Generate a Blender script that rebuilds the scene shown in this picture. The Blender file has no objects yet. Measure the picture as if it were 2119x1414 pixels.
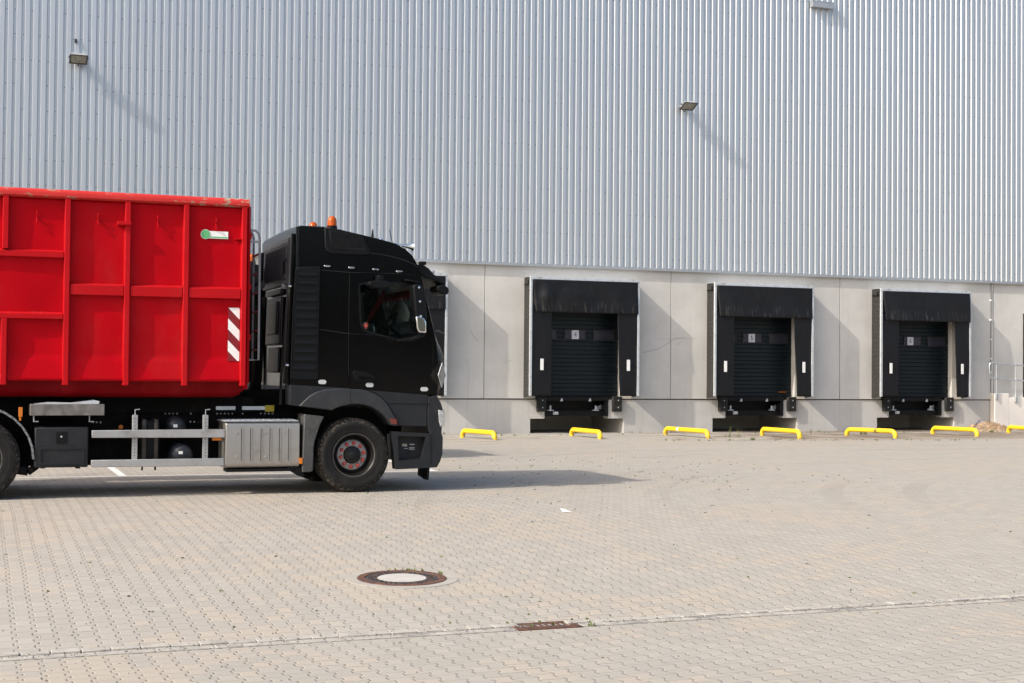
import bpy, bmesh, math, random
from mathutils import Vector, Matrix, noise
random.seed(7)
R = math.radians
sc = bpy.context.scene
COL = sc.collection

# ------------------------------------------------------------------ camera
CAM = Vector((0.0, -38.85, 1.79))
CX = (0.9360989, -0.01599863, -0.35137288)
CY = (-0.35162104, -0.01692475, -0.93598942)
CZ = (0.00902765, 0.99972876, -0.02146869)
ROT = Matrix((CX, CY, CZ))
cd = bpy.data.cameras.new('camera'); cd.lens = 50.0; cd.sensor_width = 36.0
cd.clip_start = 0.1; cd.clip_end = 2000
cam = bpy.data.objects.new('camera', cd); COL.objects.link(cam)
cam.matrix_world = Matrix.Translation(CAM) @ ROT.to_4x4()
sc.camera = cam

# ------------------------------------------------------------------ light
SUN = Vector((1.0, 0.25, -0.82)).normalized()
w = bpy.data.worlds.new('World'); sc.world = w; w.use_nodes = True
nt = w.node_tree; bg = nt.nodes['Background']
sky = nt.nodes.new('ShaderNodeTexSky'); sky.sky_type = 'NISHITA'; sky.sun_disc = False
sky.sun_elevation = math.asin(-SUN.z); sky.sun_rotation = math.atan2(-SUN.x, -SUN.y)
sky.air_density = 1.0; sky.dust_density = 4.2; sky.ozone_density = 1.0
nt.links.new(sky.outputs[0], bg.inputs[0]); bg.inputs[1].default_value = 0.15
ld = bpy.data.lights.new('sun', 'SUN'); ld.energy = 2.7; ld.angle = R(0.5); ld.color = (1.0, 0.95, 0.87)
lo = bpy.data.objects.new('sun', ld); COL.objects.link(lo)
lo.rotation_euler = SUN.to_track_quat('-Z', 'Y').to_euler(); lo.location = (-30, -40, 40)
sc.view_settings.view_transform = 'Standard'; sc.view_settings.look = 'None'
sc.view_settings.exposure = 0.73; sc.view_settings.gamma = 1.0

# ------------------------------------------------------------------ helpers
def S(px, py, y):
    """a measured photo point brought to the real upright plane at distance y"""
    d = ROT @ Vector((px-1059.5, -(py-707.0), -2943.0))
    t = (y-CAM.y)/d.y
    return CAM + d*t
def SX(px, py, y): return S(px, py, y).x
def SZ(px, py, y): return S(px, py, y).z
YN = -19.25                       # near side of the truck
def P(pts, y=YN):
    return [(S(a, b, y).x, S(a, b, y).z) for a, b in pts]

PROF = [(-90, 3.2), (-60, 1.0), (-40, .24), (-31, -.05), (-29.2, -.125), (-28.85, -.14), (-28.4, -.125), (-27, -.075), (-25, -.02),
        (-23, .025), (-21.3, .055), (-19.5, .07), (-16, .07), (-9, .05), (-4, .012), (0, 0), (3, 0)]
def gz(y):
    for (a, za), (b, zb) in zip(PROF, PROF[1:]):
        if a <= y <= b: return za+(zb-za)*(y-a)/(b-a)
    return 0.0
def onground(px, py):
    d = ROT @ Vector((px-1059.5, -(py-707.0), -2943.0)); t0, t1 = 5.0/d.y, 45/d.y
    for _ in range(50):
        t = (t0+t1)/2; p = CAM+d*t
        if p.z > gz(p.y): t0 = t
        else: t1 = t
    return CAM+d*t

class MB:
    def __init__(s): s.v = []; s.f = []
    def add(s, vs, fs):
        o = len(s.v); s.v += [Vector(v) for v in vs]; s.f += [tuple(i+o for i in f) for f in fs]; return s
    def box(s, x0, x1, y0, y1, z0, z1):
        return s.add([(x0,y0,z0),(x1,y0,z0),(x1,y1,z0),(x0,y1,z0),(x0,y0,z1),(x1,y0,z1),(x1,y1,z1),(x0,y1,z1)],
                     [(0,3,2,1),(4,5,6,7),(0,1,5,4),(1,2,6,5),(2,3,7,6),(3,0,4,7)])
    def _pr(s, a, b):
        n = len(a)
        return s.add(a+b, [tuple(range(n-1,-1,-1)), tuple(range(n,2*n))]+[(i,(i+1)%n,n+(i+1)%n,n+i) for i in range(n)])
    def prism(s, poly, y0, y1): return s._pr([(x,y0,z) for x,z in poly], [(x,y1,z) for x,z in poly])
    def prism_x(s, poly, x0, x1): return s._pr([(x0,y,z) for y,z in poly], [(x1,y,z) for y,z in poly])
    def prism_z(s, poly, z0, z1): return s._pr([(x,y,z0) for x,y in poly], [(x,y,z1) for x,y in poly])
    def tube(s, pts, r, n=10, caps=True):
        pts = [Vector(p) for p in pts]; rings = []; up = None
        for i, p in enumerate(pts):
            t = (pts[min(i+1,len(pts)-1)]-pts[max(i-1,0)]).normalized()
            if up is None:
                up = Vector((0,0,1)) if abs(t.z) < .9 else Vector((0,1,0))
            a = t.cross(up).normalized(); up = a.cross(t).normalized()
            rr = r[i] if isinstance(r, (list,tuple)) else r
            rings.append([p+a*rr*math.cos(2*math.pi*k/n)+up*rr*math.sin(2*math.pi*k/n) for k in range(n)])
        vs = [v for rg in rings for v in rg]
        fs = [(i*n+k, i*n+(k+1)%n, (i+1)*n+(k+1)%n, (i+1)*n+k) for i in range(len(pts)-1) for k in range(n)]
        if caps: fs += [tuple(range(n-1,-1,-1)), tuple((len(pts)-1)*n+k for k in range(n))]
        return s.add(vs, fs)
    def lathe(s, prof, c, axis='y', n=32, caps=True):
        """prof: (along axis, radius)"""
        vs = []; c = Vector(c)
        for a, r in prof:
            for k in range(n):
                t = 2*math.pi*k/n; u, q = r*math.cos(t), r*math.sin(t)
                vs.append(c+Vector({'y':(u,a,q),'z':(u,q,a),'x':(a,u,q)}[axis]))
        m = len(prof)
        fs = [(i*n+k, i*n+(k+1)%n, (i+1)*n+(k+1)%n, (i+1)*n+k) for i in range(m-1) for k in range(n)]
        if caps: fs += [tuple(range(n-1,-1,-1)), tuple((m-1)*n+k for k in range(n))]
        return s.add(vs, fs)
    def plate(s, outer, holes, y0, y1):
        bm = bmesh.new(); es = []
        for lp in [outer]+holes:
            vs = [bm.verts.new((x, y0, z)) for x, z in lp]
            es += [bm.edges.new((vs[i], vs[(i+1)%len(vs)])) for i in range(len(vs))]
        bmesh.ops.triangle_fill(bm, use_beauty=True, use_dissolve=False, edges=es)
        bm.verts.index_update()
        va = [v.co.copy() for v in bm.verts]; fa = [tuple(v.index for v in f.verts) for f in bm.faces]; bm.free()
        s.add(va, fa)
        if y1 is not None:
            s.add([(v.x, y1, v.z) for v in va], [tuple(reversed(f)) for f in fa])
            for lp in [outer]+holes:
                n = len(lp)
                s.add([(x,y0,z) for x,z in lp]+[(x,y1,z) for x,z in lp], [(i,(i+1)%n,n+(i+1)%n,n+i) for i in range(n)])
        return s
    def build(s, name, mat, parent=None, at=None, loc=None, ang=32, bevel=0, seg=2, flat=False):
        me = bpy.data.meshes.new(name)
        off = Vector((0,0,0))
        if loc is None:
            if parent is not None: off = WL[parent]
            elif at is not None: off = Vector(at)
        me.from_pydata([tuple(v-off) for v in s.v], [], s.f); me.validate()
        bm = bmesh.new(); bm.from_mesh(me); bmesh.ops.recalc_face_normals(bm, faces=bm.faces); bm.to_mesh(me); bm.free()
        if not flat:
            me.polygons.foreach_set('use_smooth', [True]*len(me.polygons)); me.set_sharp_from_angle(angle=R(ang))
        me.materials.append(mat)
        o = bpy.data.objects.new(name, me); COL.objects.link(o)
        if parent is not None:
            o.parent = parent
            if loc is not None: o.location = Vector(loc)-WL[parent]; WL[o] = Vector(loc)
            else: WL[o] = WL[parent].copy()
        else:
            o.location = Vector(loc) if loc is not None else off; WL[o] = o.location.copy()
        if bevel:
            b = o.modifiers.new('bevel','BEVEL'); b.width = bevel; b.segments = seg; b.limit_method = 'ANGLE'; b.angle_limit = R(35)
            b.harden_normals = False
        return o
WL = {}
def tag(o, label, cat, group=None):
    o['label'] = label; o['category'] = cat
    if group: o['group'] = group
    return o
def thing(name, loc, label, cat, group=None, rz=0):
    o = bpy.data.objects.new(name, None); COL.objects.link(o); o.location = loc; o.rotation_euler = (0,0,rz)
    o.empty_display_size = .3; WL[o] = Vector(loc); return tag(o, label, cat, group)
def struct(o): o['kind'] = 'structure'; return o
def stuff(o): o['kind'] = 'stuff'; return o
def copy_tree(o, parent=None):
    c = o.copy(); COL.objects.link(c)
    if parent is not None: c.parent = parent
    WL[c] = WL[o].copy()
    for ch in list(o.children): copy_tree(ch, c)
    return c
def text_mesh(txt, size, name):
    cu = bpy.data.curves.new(name, 'FONT'); cu.body = txt; cu.size = size; cu.align_x = 'CENTER'; cu.align_y = 'CENTER'; cu.extrude = .0015
    o = bpy.data.objects.new(name, cu); COL.objects.link(o)
    bpy.context.view_layer.update()
    me = bpy.data.meshes.new_from_object(o.evaluated_get(bpy.context.evaluated_depsgraph_get()))
    vs = [v.co.copy() for v in me.vertices]; fs = [tuple(p.vertices) for p in me.polygons]
    bpy.data.objects.remove(o); bpy.data.curves.remove(cu); bpy.data.meshes.remove(me)
    return vs, fs

# ------------------------------------------------------------------ materials
class NT:
    def __init__(s, name):
        s.m = bpy.data.materials.new(name); s.m.use_nodes = True; s.t = s.m.node_tree
        s.b = s.t.nodes['Principled BSDF']
        s.co = s.t.nodes.new('ShaderNodeTexCoord').outputs['Object']
    def new(s, k): return s.t.nodes.new(k)
    def link(s, a, b): s.t.links.new(a, b)
    def val(s, i, v):
        if hasattr(v, 'is_linked') or isinstance(v, bpy.types.NodeSocket): s.link(v, i)
        else: i.default_value = v
    def math(s, op, a, b=0.0, c=None, clamp=False):
        n = s.new('ShaderNodeMath'); n.operation = op; n.use_clamp = clamp
        s.val(n.inputs[0], a); s.val(n.inputs[1], b)
        if c is not None: s.val(n.inputs[2], c)
        return n.outputs[0]
    def mapping(s, sx=1, sy=1, sz=1, vec=None):
        n = s.new('ShaderNodeMapping'); n.inputs['Scale'].default_value = (sx, sy, sz); s.link(vec or s.co, n.inputs[0]); return n.outputs[0]
    def noise(s, scale, detail=4, rough=.55, vec=None):
        n = s.new('ShaderNodeTexNoise'); n.inputs['Scale'].default_value = scale; n.inputs['Detail'].default_value = detail
        n.inputs['Roughness'].default_value = rough; s.link(vec or s.co, n.inputs['Vector']); return n.outputs['Fac']
    def ramp(s, fac, a, b, lo=0.0, hi=1.0):
        n = s.new('ShaderNodeMapRange'); n.interpolation_type = 'SMOOTHSTEP'
        s.link(fac, n.inputs[0]); n.inputs[1].default_value = a; n.inputs[2].default_value = b
        n.inputs[3].default_value = lo; n.inputs[4].default_value = hi; return n.outputs[0]
    def mix(s, f, a, b, mode='MIX'):
        n = s.new('ShaderNodeMix'); n.data_type = 'RGBA'; n.blend_type = mode
        s.val(n.inputs[0], f)
        for i, v in ((6, a), (7, b)):
            if isinstance(v, tuple): n.inputs[i].default_value = v+(1,) if len(v) == 3 else v
            else: s.link(v, n.inputs[i])
        return n.outputs[2]
    def bump(s, h, strength=.3, dist=.01, normal=None):
        n = s.new('ShaderNodeBump'); n.inputs['Strength'].default_value = strength; n.inputs['Distance'].default_value = dist
        s.link(h, n.inputs['Height'])
        if normal: s.link(normal, n.inputs['Normal'])
        s.link(n.outputs[0], s.b.inputs['Normal']); return n.outputs[0]
    def out(s, col=None, rough=.5, metal=0, spec=.5):
        if col is not None: s.val(s.b.inputs['Base Color'], col if not isinstance(col, tuple) else col+(1,))
        s.val(s.b.inputs['Roughness'], rough); s.val(s.b.inputs['Metallic'], metal); s.b.inputs['Specular IOR Level'].default_value = spec
        return s.m
def pm(name, c, rough=.5, metal=0, spec=.5, var=.12, scale=6, dirt=None, dscale=3, dlo=.5, dhi=.75, bump=0, bscale=60, rvar=.1, coat=0):
    n = NT(name)
    f = n.noise(scale); d = tuple(x*(1-var) for x in c); l = tuple(min(1, x*(1+var)) for x in c)
    col = n.mix(n.ramp(f, .3, .7), d, l)
    rr = n.math('ADD', rough-rvar/2, n.math('MULTIPLY', n.noise(scale*2.3), rvar))
    if dirt:
        m = n.ramp(n.noise(dscale, 8, .65), dlo, dhi); col = n.mix(m, col, dirt)
    if bump: n.bump(n.noise(bscale, 6), bump, .004)
    if coat: n.b.inputs['Coat Weight'].default_value = coat; n.b.inputs['Coat Roughness'].default_value = .06
    return n.out(col, rr, metal, spec)

def paving_mat(name, joints=True):
    n = NT(name)
    sp = n.new('ShaderNodeSeparateXYZ'); n.link(n.co, sp.inputs[0]); X, Y = sp.outputs[0], sp.outputs[1]
    wob = n.math('MULTIPLY', n.math('SUBTRACT', n.noise(.35, 2), .5), .05)
    u = n.math('DIVIDE', n.math('ADD', X, wob), .139); v = n.math('DIVIDE', Y, .2)
    nn = n.math('ROUND', u)
    par = n.math('PINGPONG', nn, 1.0)                               # 0 even, 1 odd
    sgn = n.math('SUBTRACT', n.math('MULTIPLY', par, 2.0), 1.0)
    g = n.math('COSINE', n.math('MULTIPLY', v, 2*math.pi))
    g = n.math('MAXIMUM', n.math('MINIMUM', n.math('MULTIPLY', g, 1.7), 1.0), -1.0)
    off = n.math('MULTIPLY', n.math('MULTIPLY', sgn, g), .105)
    du = n.math('SUBTRACT', n.math('SUBTRACT', u, nn), off)
    dv = n.math('MULTIPLY', n.math('ABSOLUTE', du), .139)
    col = n.math('FLOOR', n.math('SUBTRACT', u, off))
    cp = n.math('MULTIPLY', n.math('PINGPONG', col, 1.0), .5)
    v2 = n.math('ADD', v, cp); row = n.math('ROUND', v2)
    dh = n.math('MULTIPLY', n.math('ABSOLUTE', n.math('SUBTRACT', v2, row)), .2)
    rowf = n.math('FLOOR', v2)
    cmb = n.new('ShaderNodeCombineXYZ'); n.link(col, cmb.inputs[0]); n.link(rowf, cmb.inputs[1])
    wn = n.new('ShaderNodeTexWhiteNoise'); wn.noise_dimensions = '2D'; n.link(cmb.outputs[0], wn.inputs['Vector'])
    rnd = wn.outputs['Value']
    big = n.noise(.45, 3); med = n.noise(2.2, 5); fine = n.noise(140, 3, .7)
    base = n.mix(rnd, (.326, .301, .258), (.372, .343, .296))
    tanm = n.ramp(n.math('ADD', n.math('MULTIPLY', rnd, .30), big), .66, .82)
    base = n.mix(n.math('MULTIPLY', tanm, .5), base, (.400, .332, .252))
    base = n.mix(n.math('MULTIPLY', n.ramp(med, .45, .75), .35), base, (.335, .31, .28))
    base = n.mix(n.math('MULTIPLY', fine, .28), base, (.25, .235, .21))
    # scuffs of turning lorries and dirt near the docks
    tr = n.noise(1.2, 5, .6, n.mapping(.25, 2.2, 1)); 
    far = n.ramp(Y, -20, -10)
    base = n.mix(n.math('MULTIPLY', n.math('MULTIPLY', n.ramp(tr, .48, .72), far), .42), base, (.25, .22, .19))
    # arcs left by turning lorries, a few oil spots
    rd = n.math('SQRT', n.math('ADD', n.math('POWER', n.math('SUBTRACT', X, 20.0), 2.0), n.math('POWER', n.math('ADD', Y, 26.0), 2.0)))
    arc = n.noise(1.0, 4, .6, n.mapping(.12, .12, 1)); an_ = n.new('ShaderNodeTexNoise'); an_.noise_dimensions = '1D'; an_.inputs['Scale'].default_value = 1.6; an_.inputs['Detail'].default_value = 3; n.link(rd, an_.inputs['W'])
    base = n.mix(n.math('MULTIPLY', n.math('MULTIPLY', n.ramp(an_.outputs['Fac'], .55, .68), n.ramp(arc, .45, .62)), n.math('MULTIPLY', n.ramp(Y, -26, -17), .34)), base, (.20, .18, .16))
    sp2 = n.ramp(n.noise(.9, 3), .70, .78); base = n.mix(n.math('MULTIPLY', sp2, .28), base, (.22, .20, .175))
    dk = n.math('MULTIPLY', n.ramp(Y, -7.0, -4.2), n.ramp(n.math('ADD', n.noise(.8, 7, .7), n.ramp(X, 15, 24, -.14, .06)), .42, .56))
    base = n.mix(n.math('MULTIPLY', dk, .75), base, (.17, .125, .085))
    # dark grit
    vo = n.new('ShaderNodeTexVoronoi'); vo.inputs['Scale'].default_value = 6.5; n.link(n.co, vo.inputs['Vector'])
    gr = n.math('LESS_THAN', vo.outputs['Distance'], n.math('MULTIPLY', n.ramp(n.noise(1.7, 3), .30, .70), n.math('MULTIPLY', n.noise(11, 2), .15)))
    base = n.mix(n.math('MULTIPLY', gr, .85), base, (.05, .045, .04))
    jn = n.noise(5, 4)
    jv = n.math('SUBTRACT', 1.0, n.ramp(dv, .0022, .0062)); jh = n.math('SUBTRACT', 1.0, n.ramp(dh, .0012, .0035))
    gs = n.ramp(n.math('ABSOLUTE', g), .75, 1.0, .38, 1.0)
    jvm = n.math('MULTIPLY', n.math('MULTIPLY', jv, gs), n.ramp(jn, .25, .65, .35, 1.0))
    jm = n.math('MAXIMUM', jvm, n.math('MULTIPLY', jh, .8))
    sunk = n.math('MULTIPLY', n.math('SUBTRACT', 1.0, n.ramp(dh, .003, .013)), n.math('MULTIPLY', n.math('GREATER_THAN', rnd, .955), .75))
    jm = n.math('MAXIMUM', jm, sunk)
    jc = n.mix(n.ramp(n.noise(3.3, 4), .56, .66), (.085, .070, .055), (.07, .085, .03))
    base = n.mix(n.math('MULTIPLY', jm, .74), base, jc)
    dmin = n.math('MINIMUM', dv, dh)
    h = n.math('ADD', n.math('MULTIPLY', n.ramp(dmin, 0, .012), 1.0), n.math('MULTIPLY', rnd, .22))
    h = n.math('ADD', h, n.math('MULTIPLY', n.noise(60, 4), .10))
    n.bump(h, .55, .007)
    return n.out(base, .86, 0, .25)

def concrete_mat(name, c=(.585, .568, .530), streak=.35):
    n = NT(name)
    blot = n.noise(.55, 6, .6); fine = n.noise(30, 5, .7); st = n.noise(2.0, 5, .6, n.mapping(3.5, 3.5, .12))
    d = tuple(x*.86 for x in c); l = tuple(x*1.07 for x in c)
    col = n.mix(n.ramp(blot, .3, .7), d, l)
    col = n.mix(n.math('MULTIPLY', n.ramp(st, .5, .8), streak), col, tuple(x*.74 for x in c))
    col = n.mix(n.math('MULTIPLY', n.ramp(n.noise(2.6, 8, .7), .58, .74), .30), col, (c[0]*.72, c[1]*.69, c[2]*.64))
    col = n.mix(n.math('MULTIPLY', n.ramp(fine, .5, .8), .25), col, tuple(x*.8 for x in c))
    vo = n.new('ShaderNodeTexVoronoi'); vo.inputs['Scale'].default_value = 5; n.link(n.co, vo.inputs['Vector'])
    col = n.mix(n.math('MULTIPLY', n.math('LESS_THAN', vo.outputs['Distance'], .06), .5), col, tuple(x*.6 for x in c))
    n.bump(n.noise(45, 6), .12, .004)
    return n.out(col, .85, 0, .3)

def red_mat(name, chips=.62, dust=.25, a=(.36, .0012, .006), b=(.46, .002, .008)):
    n = NT(name)
    col = n.mix(n.noise(2, 4), a, b)
    col = n.mix(n.math('MULTIPLY', n.ramp(n.noise(1.1, 6, .7, n.mapping(1, 1, .4)), .45, .75), dust), col, (.36, .012, .014))
    col = n.mix(n.math('MULTIPLY', n.ramp(n.noise(.9, 7, .7, n.mapping(1, 1, .6)), .52, .72), .35), col, (.38, .024, .024))
    col = n.mix(n.math('MULTIPLY', n.ramp(n.noise(2.2, 8, .75, n.mapping(2.5, 2.5, .4)), .62, .74), .40), col, (.13, .004, .006))
    ch = n.ramp(n.math('ADD', n.math('MULTIPLY', n.noise(7, 6, .75, n.mapping(.7, 1, 1.6)), .8), n.math('MULTIPLY', n.noise(1.4, 2), .2)), chips, chips+.03)
    col = n.mix(ch, col, n.mix(n.noise(14, 3), (.46, .40, .30), (.14, .07, .03)))
    n.bump(n.math('SUBTRACT', n.noise(25, 4), n.math('MULTIPLY', ch, .6)), .08, .004)
    return n.out(col, n.math('ADD', .34, n.math('MULTIPLY', ch, .4)), 0, .06)

def rubber_mat(name):
    n = NT(name)
    sp = n.new('ShaderNodeSeparateXYZ'); n.link(n.co, sp.inputs[0])
    rad = n.math('SQRT', n.math('ADD', n.math('POWER', sp.outputs[0], 2.0), n.math('POWER', sp.outputs[2], 2.0)))
    ed = n.ramp(rad, .43, .51)
    dm = n.math('MULTIPLY', ed, n.ramp(n.noise(22, 8, .75), .47, .66))
    col = n.mix(n.noise(5, 4), (.006, .006, .006), (.011, .0105, .010))
    col = n.mix(n.math('MULTIPLY', dm, .75), col, (.20, .165, .13))
    col = n.mix(n.math('MULTIPLY', n.ramp(n.noise(2.6, 4), .5, .8), .25), col, (.06, .05, .042))
    n.bump(n.noise(70, 5), .25, .004)
    return n.out(col, .82, 0, .3)

def fabric_mat(name, c, bump=.3, flap=False):
    n = NT(name)
    col = n.mix(n.noise(1.6, 6, .65), tuple(x*.7 for x in c), tuple(x*1.35 for x in c))
    scr = n.ramp(n.noise(2.5, 7, .7, n.mapping(5, 5, .6)), .60, .80)
    col = n.mix(n.math('MULTIPLY', scr, .16), col, (.16, .15, .14))
    n.bump(n.math('ADD', n.noise(2.2, 3), n.math('MULTIPLY', n.noise(80, 3), .03)), bump, .05)
    if flap:
        sp = n.new('ShaderNodeSeparateXYZ'); n.link(n.co, sp.inputs[0]); z = sp.outputs[2]
        mk = n.math('MULTIPLY', n.ramp(z, 2.86, 2.56), n.ramp(n.noise(3.2, 5, .75, n.mapping(3.6, 3.6, .5)), .52, .74))
        col = n.mix(n.math('MULTIPLY', mk, .65), col, (.12, .115, .105))
        col = n.mix(n.math('MULTIPLY', n.ramp(n.noise(1.1, 5, .6), .45, .75), .5), col, (.016, .0165, .018))
    return n.out(col, .45, 0, .28)

M = {}
M['paving'] = paving_mat('interlocking_paving')
M['concrete'] = concrete_mat('wall_concrete'); M['plinth'] = concrete_mat('plinth_concrete', (.53, .512, .475), .55)
M['platform'] = concrete_mat('platform_concrete', (.84, .785, .71), .12)
M['stone'] = pm('gutter_stone', (.338, .315, .276), .88, var=.16, scale=7, dirt=(.20,.18,.15), dscale=9, dlo=.55, dhi=.75, bump=.3)
M['collar'] = pm('collar_concrete', (.322,.298,.257), .9, var=.08, scale=5, dirt=(.33,.31,.28), dscale=4, bump=.15)
M['mortar'] = pm('gutter_bed', (.26, .245, .22), .9, var=.3, scale=20, dirt=(.06,.055,.05), dscale=30, dlo=.55, dhi=.62, bump=.5)
M['line'] = pm('road_paint', (.66,.65,.62), .8, var=.1, dirt=(.33,.30,.27), dscale=14, dlo=.5, dhi=.72)
def clad_mat():
    n = NT('silver_cladding')
    st = n.noise(1.4, 4, .55, n.mapping(2.2, 1, .05))
    col = n.mix(st, (.515,.545,.575), (.56,.59,.62))
    return n.out(col, n.math('ADD', .36, n.math('MULTIPLY', n.noise(.3, 3), .08)), .62, .5)
M['clad'] = clad_mat()
M['flash'] = pm('flashing', (.42,.44,.46), .45, .55, var=.08)
M['seal'] = pm('joint_sealant', (.17,.165,.155), .8)
M['gap'] = pm('shadow_gap_board', (.09,.075,.055), .9)
M['dark'] = pm('dark_void', (.012,.012,.012), .9, var=.3)
M['roof'] = pm('roof_sheet', (.3,.3,.3), .8)
M['alu'] = pm('aluminium', (.62,.65,.67), .42, .45, var=.06, dirt=(.42,.42,.41), dscale=5)
M['galv'] = pm('galvanised_steel', (.50,.53,.55), .45, .6, var=.14, scale=14)
M['steel'] = None
def brushed():
    n = NT('brushed_stainless')
    st = n.noise(6, 6, .7, n.mapping(14, 14, .5)); d = n.noise(3, 6, .7)
    col = n.mix(st, (.30,.288,.27), (.50,.48,.45))
    sp = n.new('ShaderNodeSeparateXYZ'); n.link(n.co, sp.inputs[0])
    col = n.mix(n.math('MULTIPLY', n.ramp(d, .5, .75), .5), col, (.22,.19,.16))
    n.bump(st, .06, .003)
    return n.out(col, n.math('ADD', .34, n.math('MULTIPLY', d, .2)), .8, .5)
M['steel'] = brushed()
M['chrome'] = pm('chrome', (.75,.76,.78), .08, 1.0, var=.02, rvar=.03)
M['fabric'] = fabric_mat('black_dock_fabric', (.0060,.0060,.0075), .3)
M['flap'] = fabric_mat('black_flap_fabric', (.0060,.0060,.0075), .35, True)
M['pleat'] = fabric_mat('side_fabric', (.030,.029,.026), .2)
M['white'] = pm('white_plate', (.80,.80,.78), .5, var=.04)
M['refl'] = pm('white_reflector', (.46,.46,.47), .4, var=.05)
M['arch'] = pm('wheel_arch_plastic', (.026,.028,.031), .5, spec=.35, var=.1, dirt=(.05,.047,.043), dscale=3, bump=.05, bscale=200)
M['paper'] = pm('sign_paper', (.62,.61,.66), .7, var=.03)
M['ink'] = pm('ink', (.02,.02,.025), .7)
M['door'] = pm('dock_door_green', (.007,.012,.016), .38, spec=.25, var=.15)
M['dwin'] = pm('dock_door_window', (.034,.035,.047), .25, spec=.4, var=.1)
M['bumper'] = pm('black_rubber_bumper', (.006,.006,.006), .75, var=.3, dirt=(.06,.055,.05), dscale=9)
M['bsteel'] = pm('black_steel', (.005,.005,.0055), .5, spec=.2, var=.3, dirt=(.02,.017,.014), dscale=12, dlo=.55, dhi=.8)
def yellow():
    n = NT('yellow_paint')
    col = n.mix(n.noise(4, 5), (.74,.47,.012), (.80,.53,.02))
    col = n.mix(n.ramp(n.noise(6, 7, .7), .66, .71), col, (.42,.36,.25))
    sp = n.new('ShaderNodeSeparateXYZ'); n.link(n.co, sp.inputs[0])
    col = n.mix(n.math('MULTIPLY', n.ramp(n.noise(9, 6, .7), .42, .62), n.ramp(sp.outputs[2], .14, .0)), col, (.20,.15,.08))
    return n.out(col, .42, 0, .45)
M['yellow'] = yellow()
M['scuff'] = pm('tyre_scuff', (.40,.28,.02), .6, dirt=(.04,.035,.03), dscale=18, dlo=.42, dhi=.58)
M['black'] = pm('black_gloss_paint', (.0010,.0011,.0015), .14, spec=.20, var=.1, rvar=.06, dirt=(.0022,.002,.0019), dscale=2.0, dlo=.45, dhi=.8)
M['plastic'] = pm('black_plastic', (.0045,.005,.006), .5, spec=.16, var=.12, bump=.06, bscale=160)
M['grey'] = pm('dark_grey_plastic', (.014,.0155,.018), .5, spec=.3, var=.1, dirt=(.030,.028,.026), dscale=3, dlo=.5, dhi=.85, bump=.05, bscale=200)
M['greydirt'] = pm('dusty_mudguard', (.050,.050,.050), .7, var=.15, dirt=(.12,.11,.10), dscale=14, dlo=.55, dhi=.7, bump=.1)
M['chassis'] = pm('chassis_paint', (.003,.003,.003), .7, spec=.12, var=.3, dirt=(.008,.007,.006), dscale=6)
M['tank'] = pm('air_tank', (.022,.027,.036), .45, var=.2)
M['tray'] = pm('weathered_tray', (.15,.138,.128), .6, .3, var=.25, scale=9, dirt=(.26,.25,.24), dscale=5)
M['guard'] = pm('guard_aluminium', (.36,.36,.355), .45, .4, var=.08, dirt=(.25,.24,.23), dscale=5)
M['mudg'] = pm('mudguard_metal', (.24,.25,.26), .5, .5, var=.2, dirt=(.12,.11,.10), dscale=8)
M['brown'] = pm('strapped_tank', (.045,.038,.032), .5, .3, var=.2)
M['redA'] = red_mat('red_panel_paint', .80, .25); M['redB'] = red_mat('red_rib_paint', .650, .3, (.38,.006,.010), (.47,.010,.014)); M['redC'] = red_mat('red_rail_paint', .545, .3, (.46,.030,.028), (.54,.048,.042))
M['redD'] = red_mat('red_hull_shaded', .8, .3, (.15,.002,.004), (.20,.003,.005))  # container red darkened, so the shade under the body sits in the colour
M['rubber'] = rubber_mat('tyre_rubber')
M['rim'] = pm('rim_paint', (.006,.006,.006), .45, .2, spec=.4, var=.3, dirt=(.022,.018,.015), dscale=10)
M['flange'] = pm('wheel_flange', (.36,.34,.325), .55, .4, var=.2, dirt=(.08,.06,.05), dscale=14)
M['lip'] = pm('rim_lip', (.10,.092,.085), .5, .3, var=.3, dirt=(.03,.025,.02), dscale=8)
M['cap'] = pm('red_nut_cap', (.40,.055,.045), .45, var=.15)
def glass(name, tint, a, rough=.02, spec=.5):
    n = NT(name); n.b.inputs['Base Color'].default_value = tint+(1,)
    n.b.inputs['Roughness'].default_value = rough; n.b.inputs['Specular IOR Level'].default_value = spec
    tr = n.new('ShaderNodeBsdfTransparent'); tr.inputs[0].default_value = (.80,.86,.84,1)
    mx = n.new('ShaderNodeMixShader'); fr = n.noise(3, 3)
    n.link(n.math('ADD', a, n.math('MULTIPLY', fr, .06)), mx.inputs[0]); n.link(tr.outputs[0], mx.inputs[1]); n.link(n.b.outputs[0], mx.inputs[2])
    n.link(mx.outputs[0], n.t.nodes['Material Output'].inputs[0]); return n.m
M['glass'] = glass('cab_side_glass', (.003,.004,.004), .16, .02, .2)
M['wind'] = glass('windscreen_glass', (.20,.24,.23), .30)
M['lampg'] = pm('lamp_glass', (.25,.24,.20), .2, spec=.6, var=.25, scale=14)
M['lampb'] = pm('lamp_housing', (.36,.365,.37), .5, .3, var=.12)
M['lampd'] = pm('lamp_bezel', (.045,.044,.04), .5, var=.15)
M['headl'] = pm('headlight_lens', (.45,.47,.48), .12, .3, spec=.6, var=.3, scale=20)
M['orange'] = pm('orange_lens', (.46,.075,.004), .25, spec=.25, var=.25, scale=18)
M['redlens'] = pm('dull_red_lens', (.16,.03,.022), .3, var=.2)
M['orefl'] = pm('orange_reflector', (.55,.16,.01), .35, var=.1)
M['green'] = pm('green_sticker', (.115,.42,.17), .5, var=.05)
M['dred'] = pm('dark_red_stripe', (.20,.005,.011), .5, var=.08)
M['ysign'] = pm('yellow_label', (.42,.33,.02), .5, var=.15)
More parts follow.
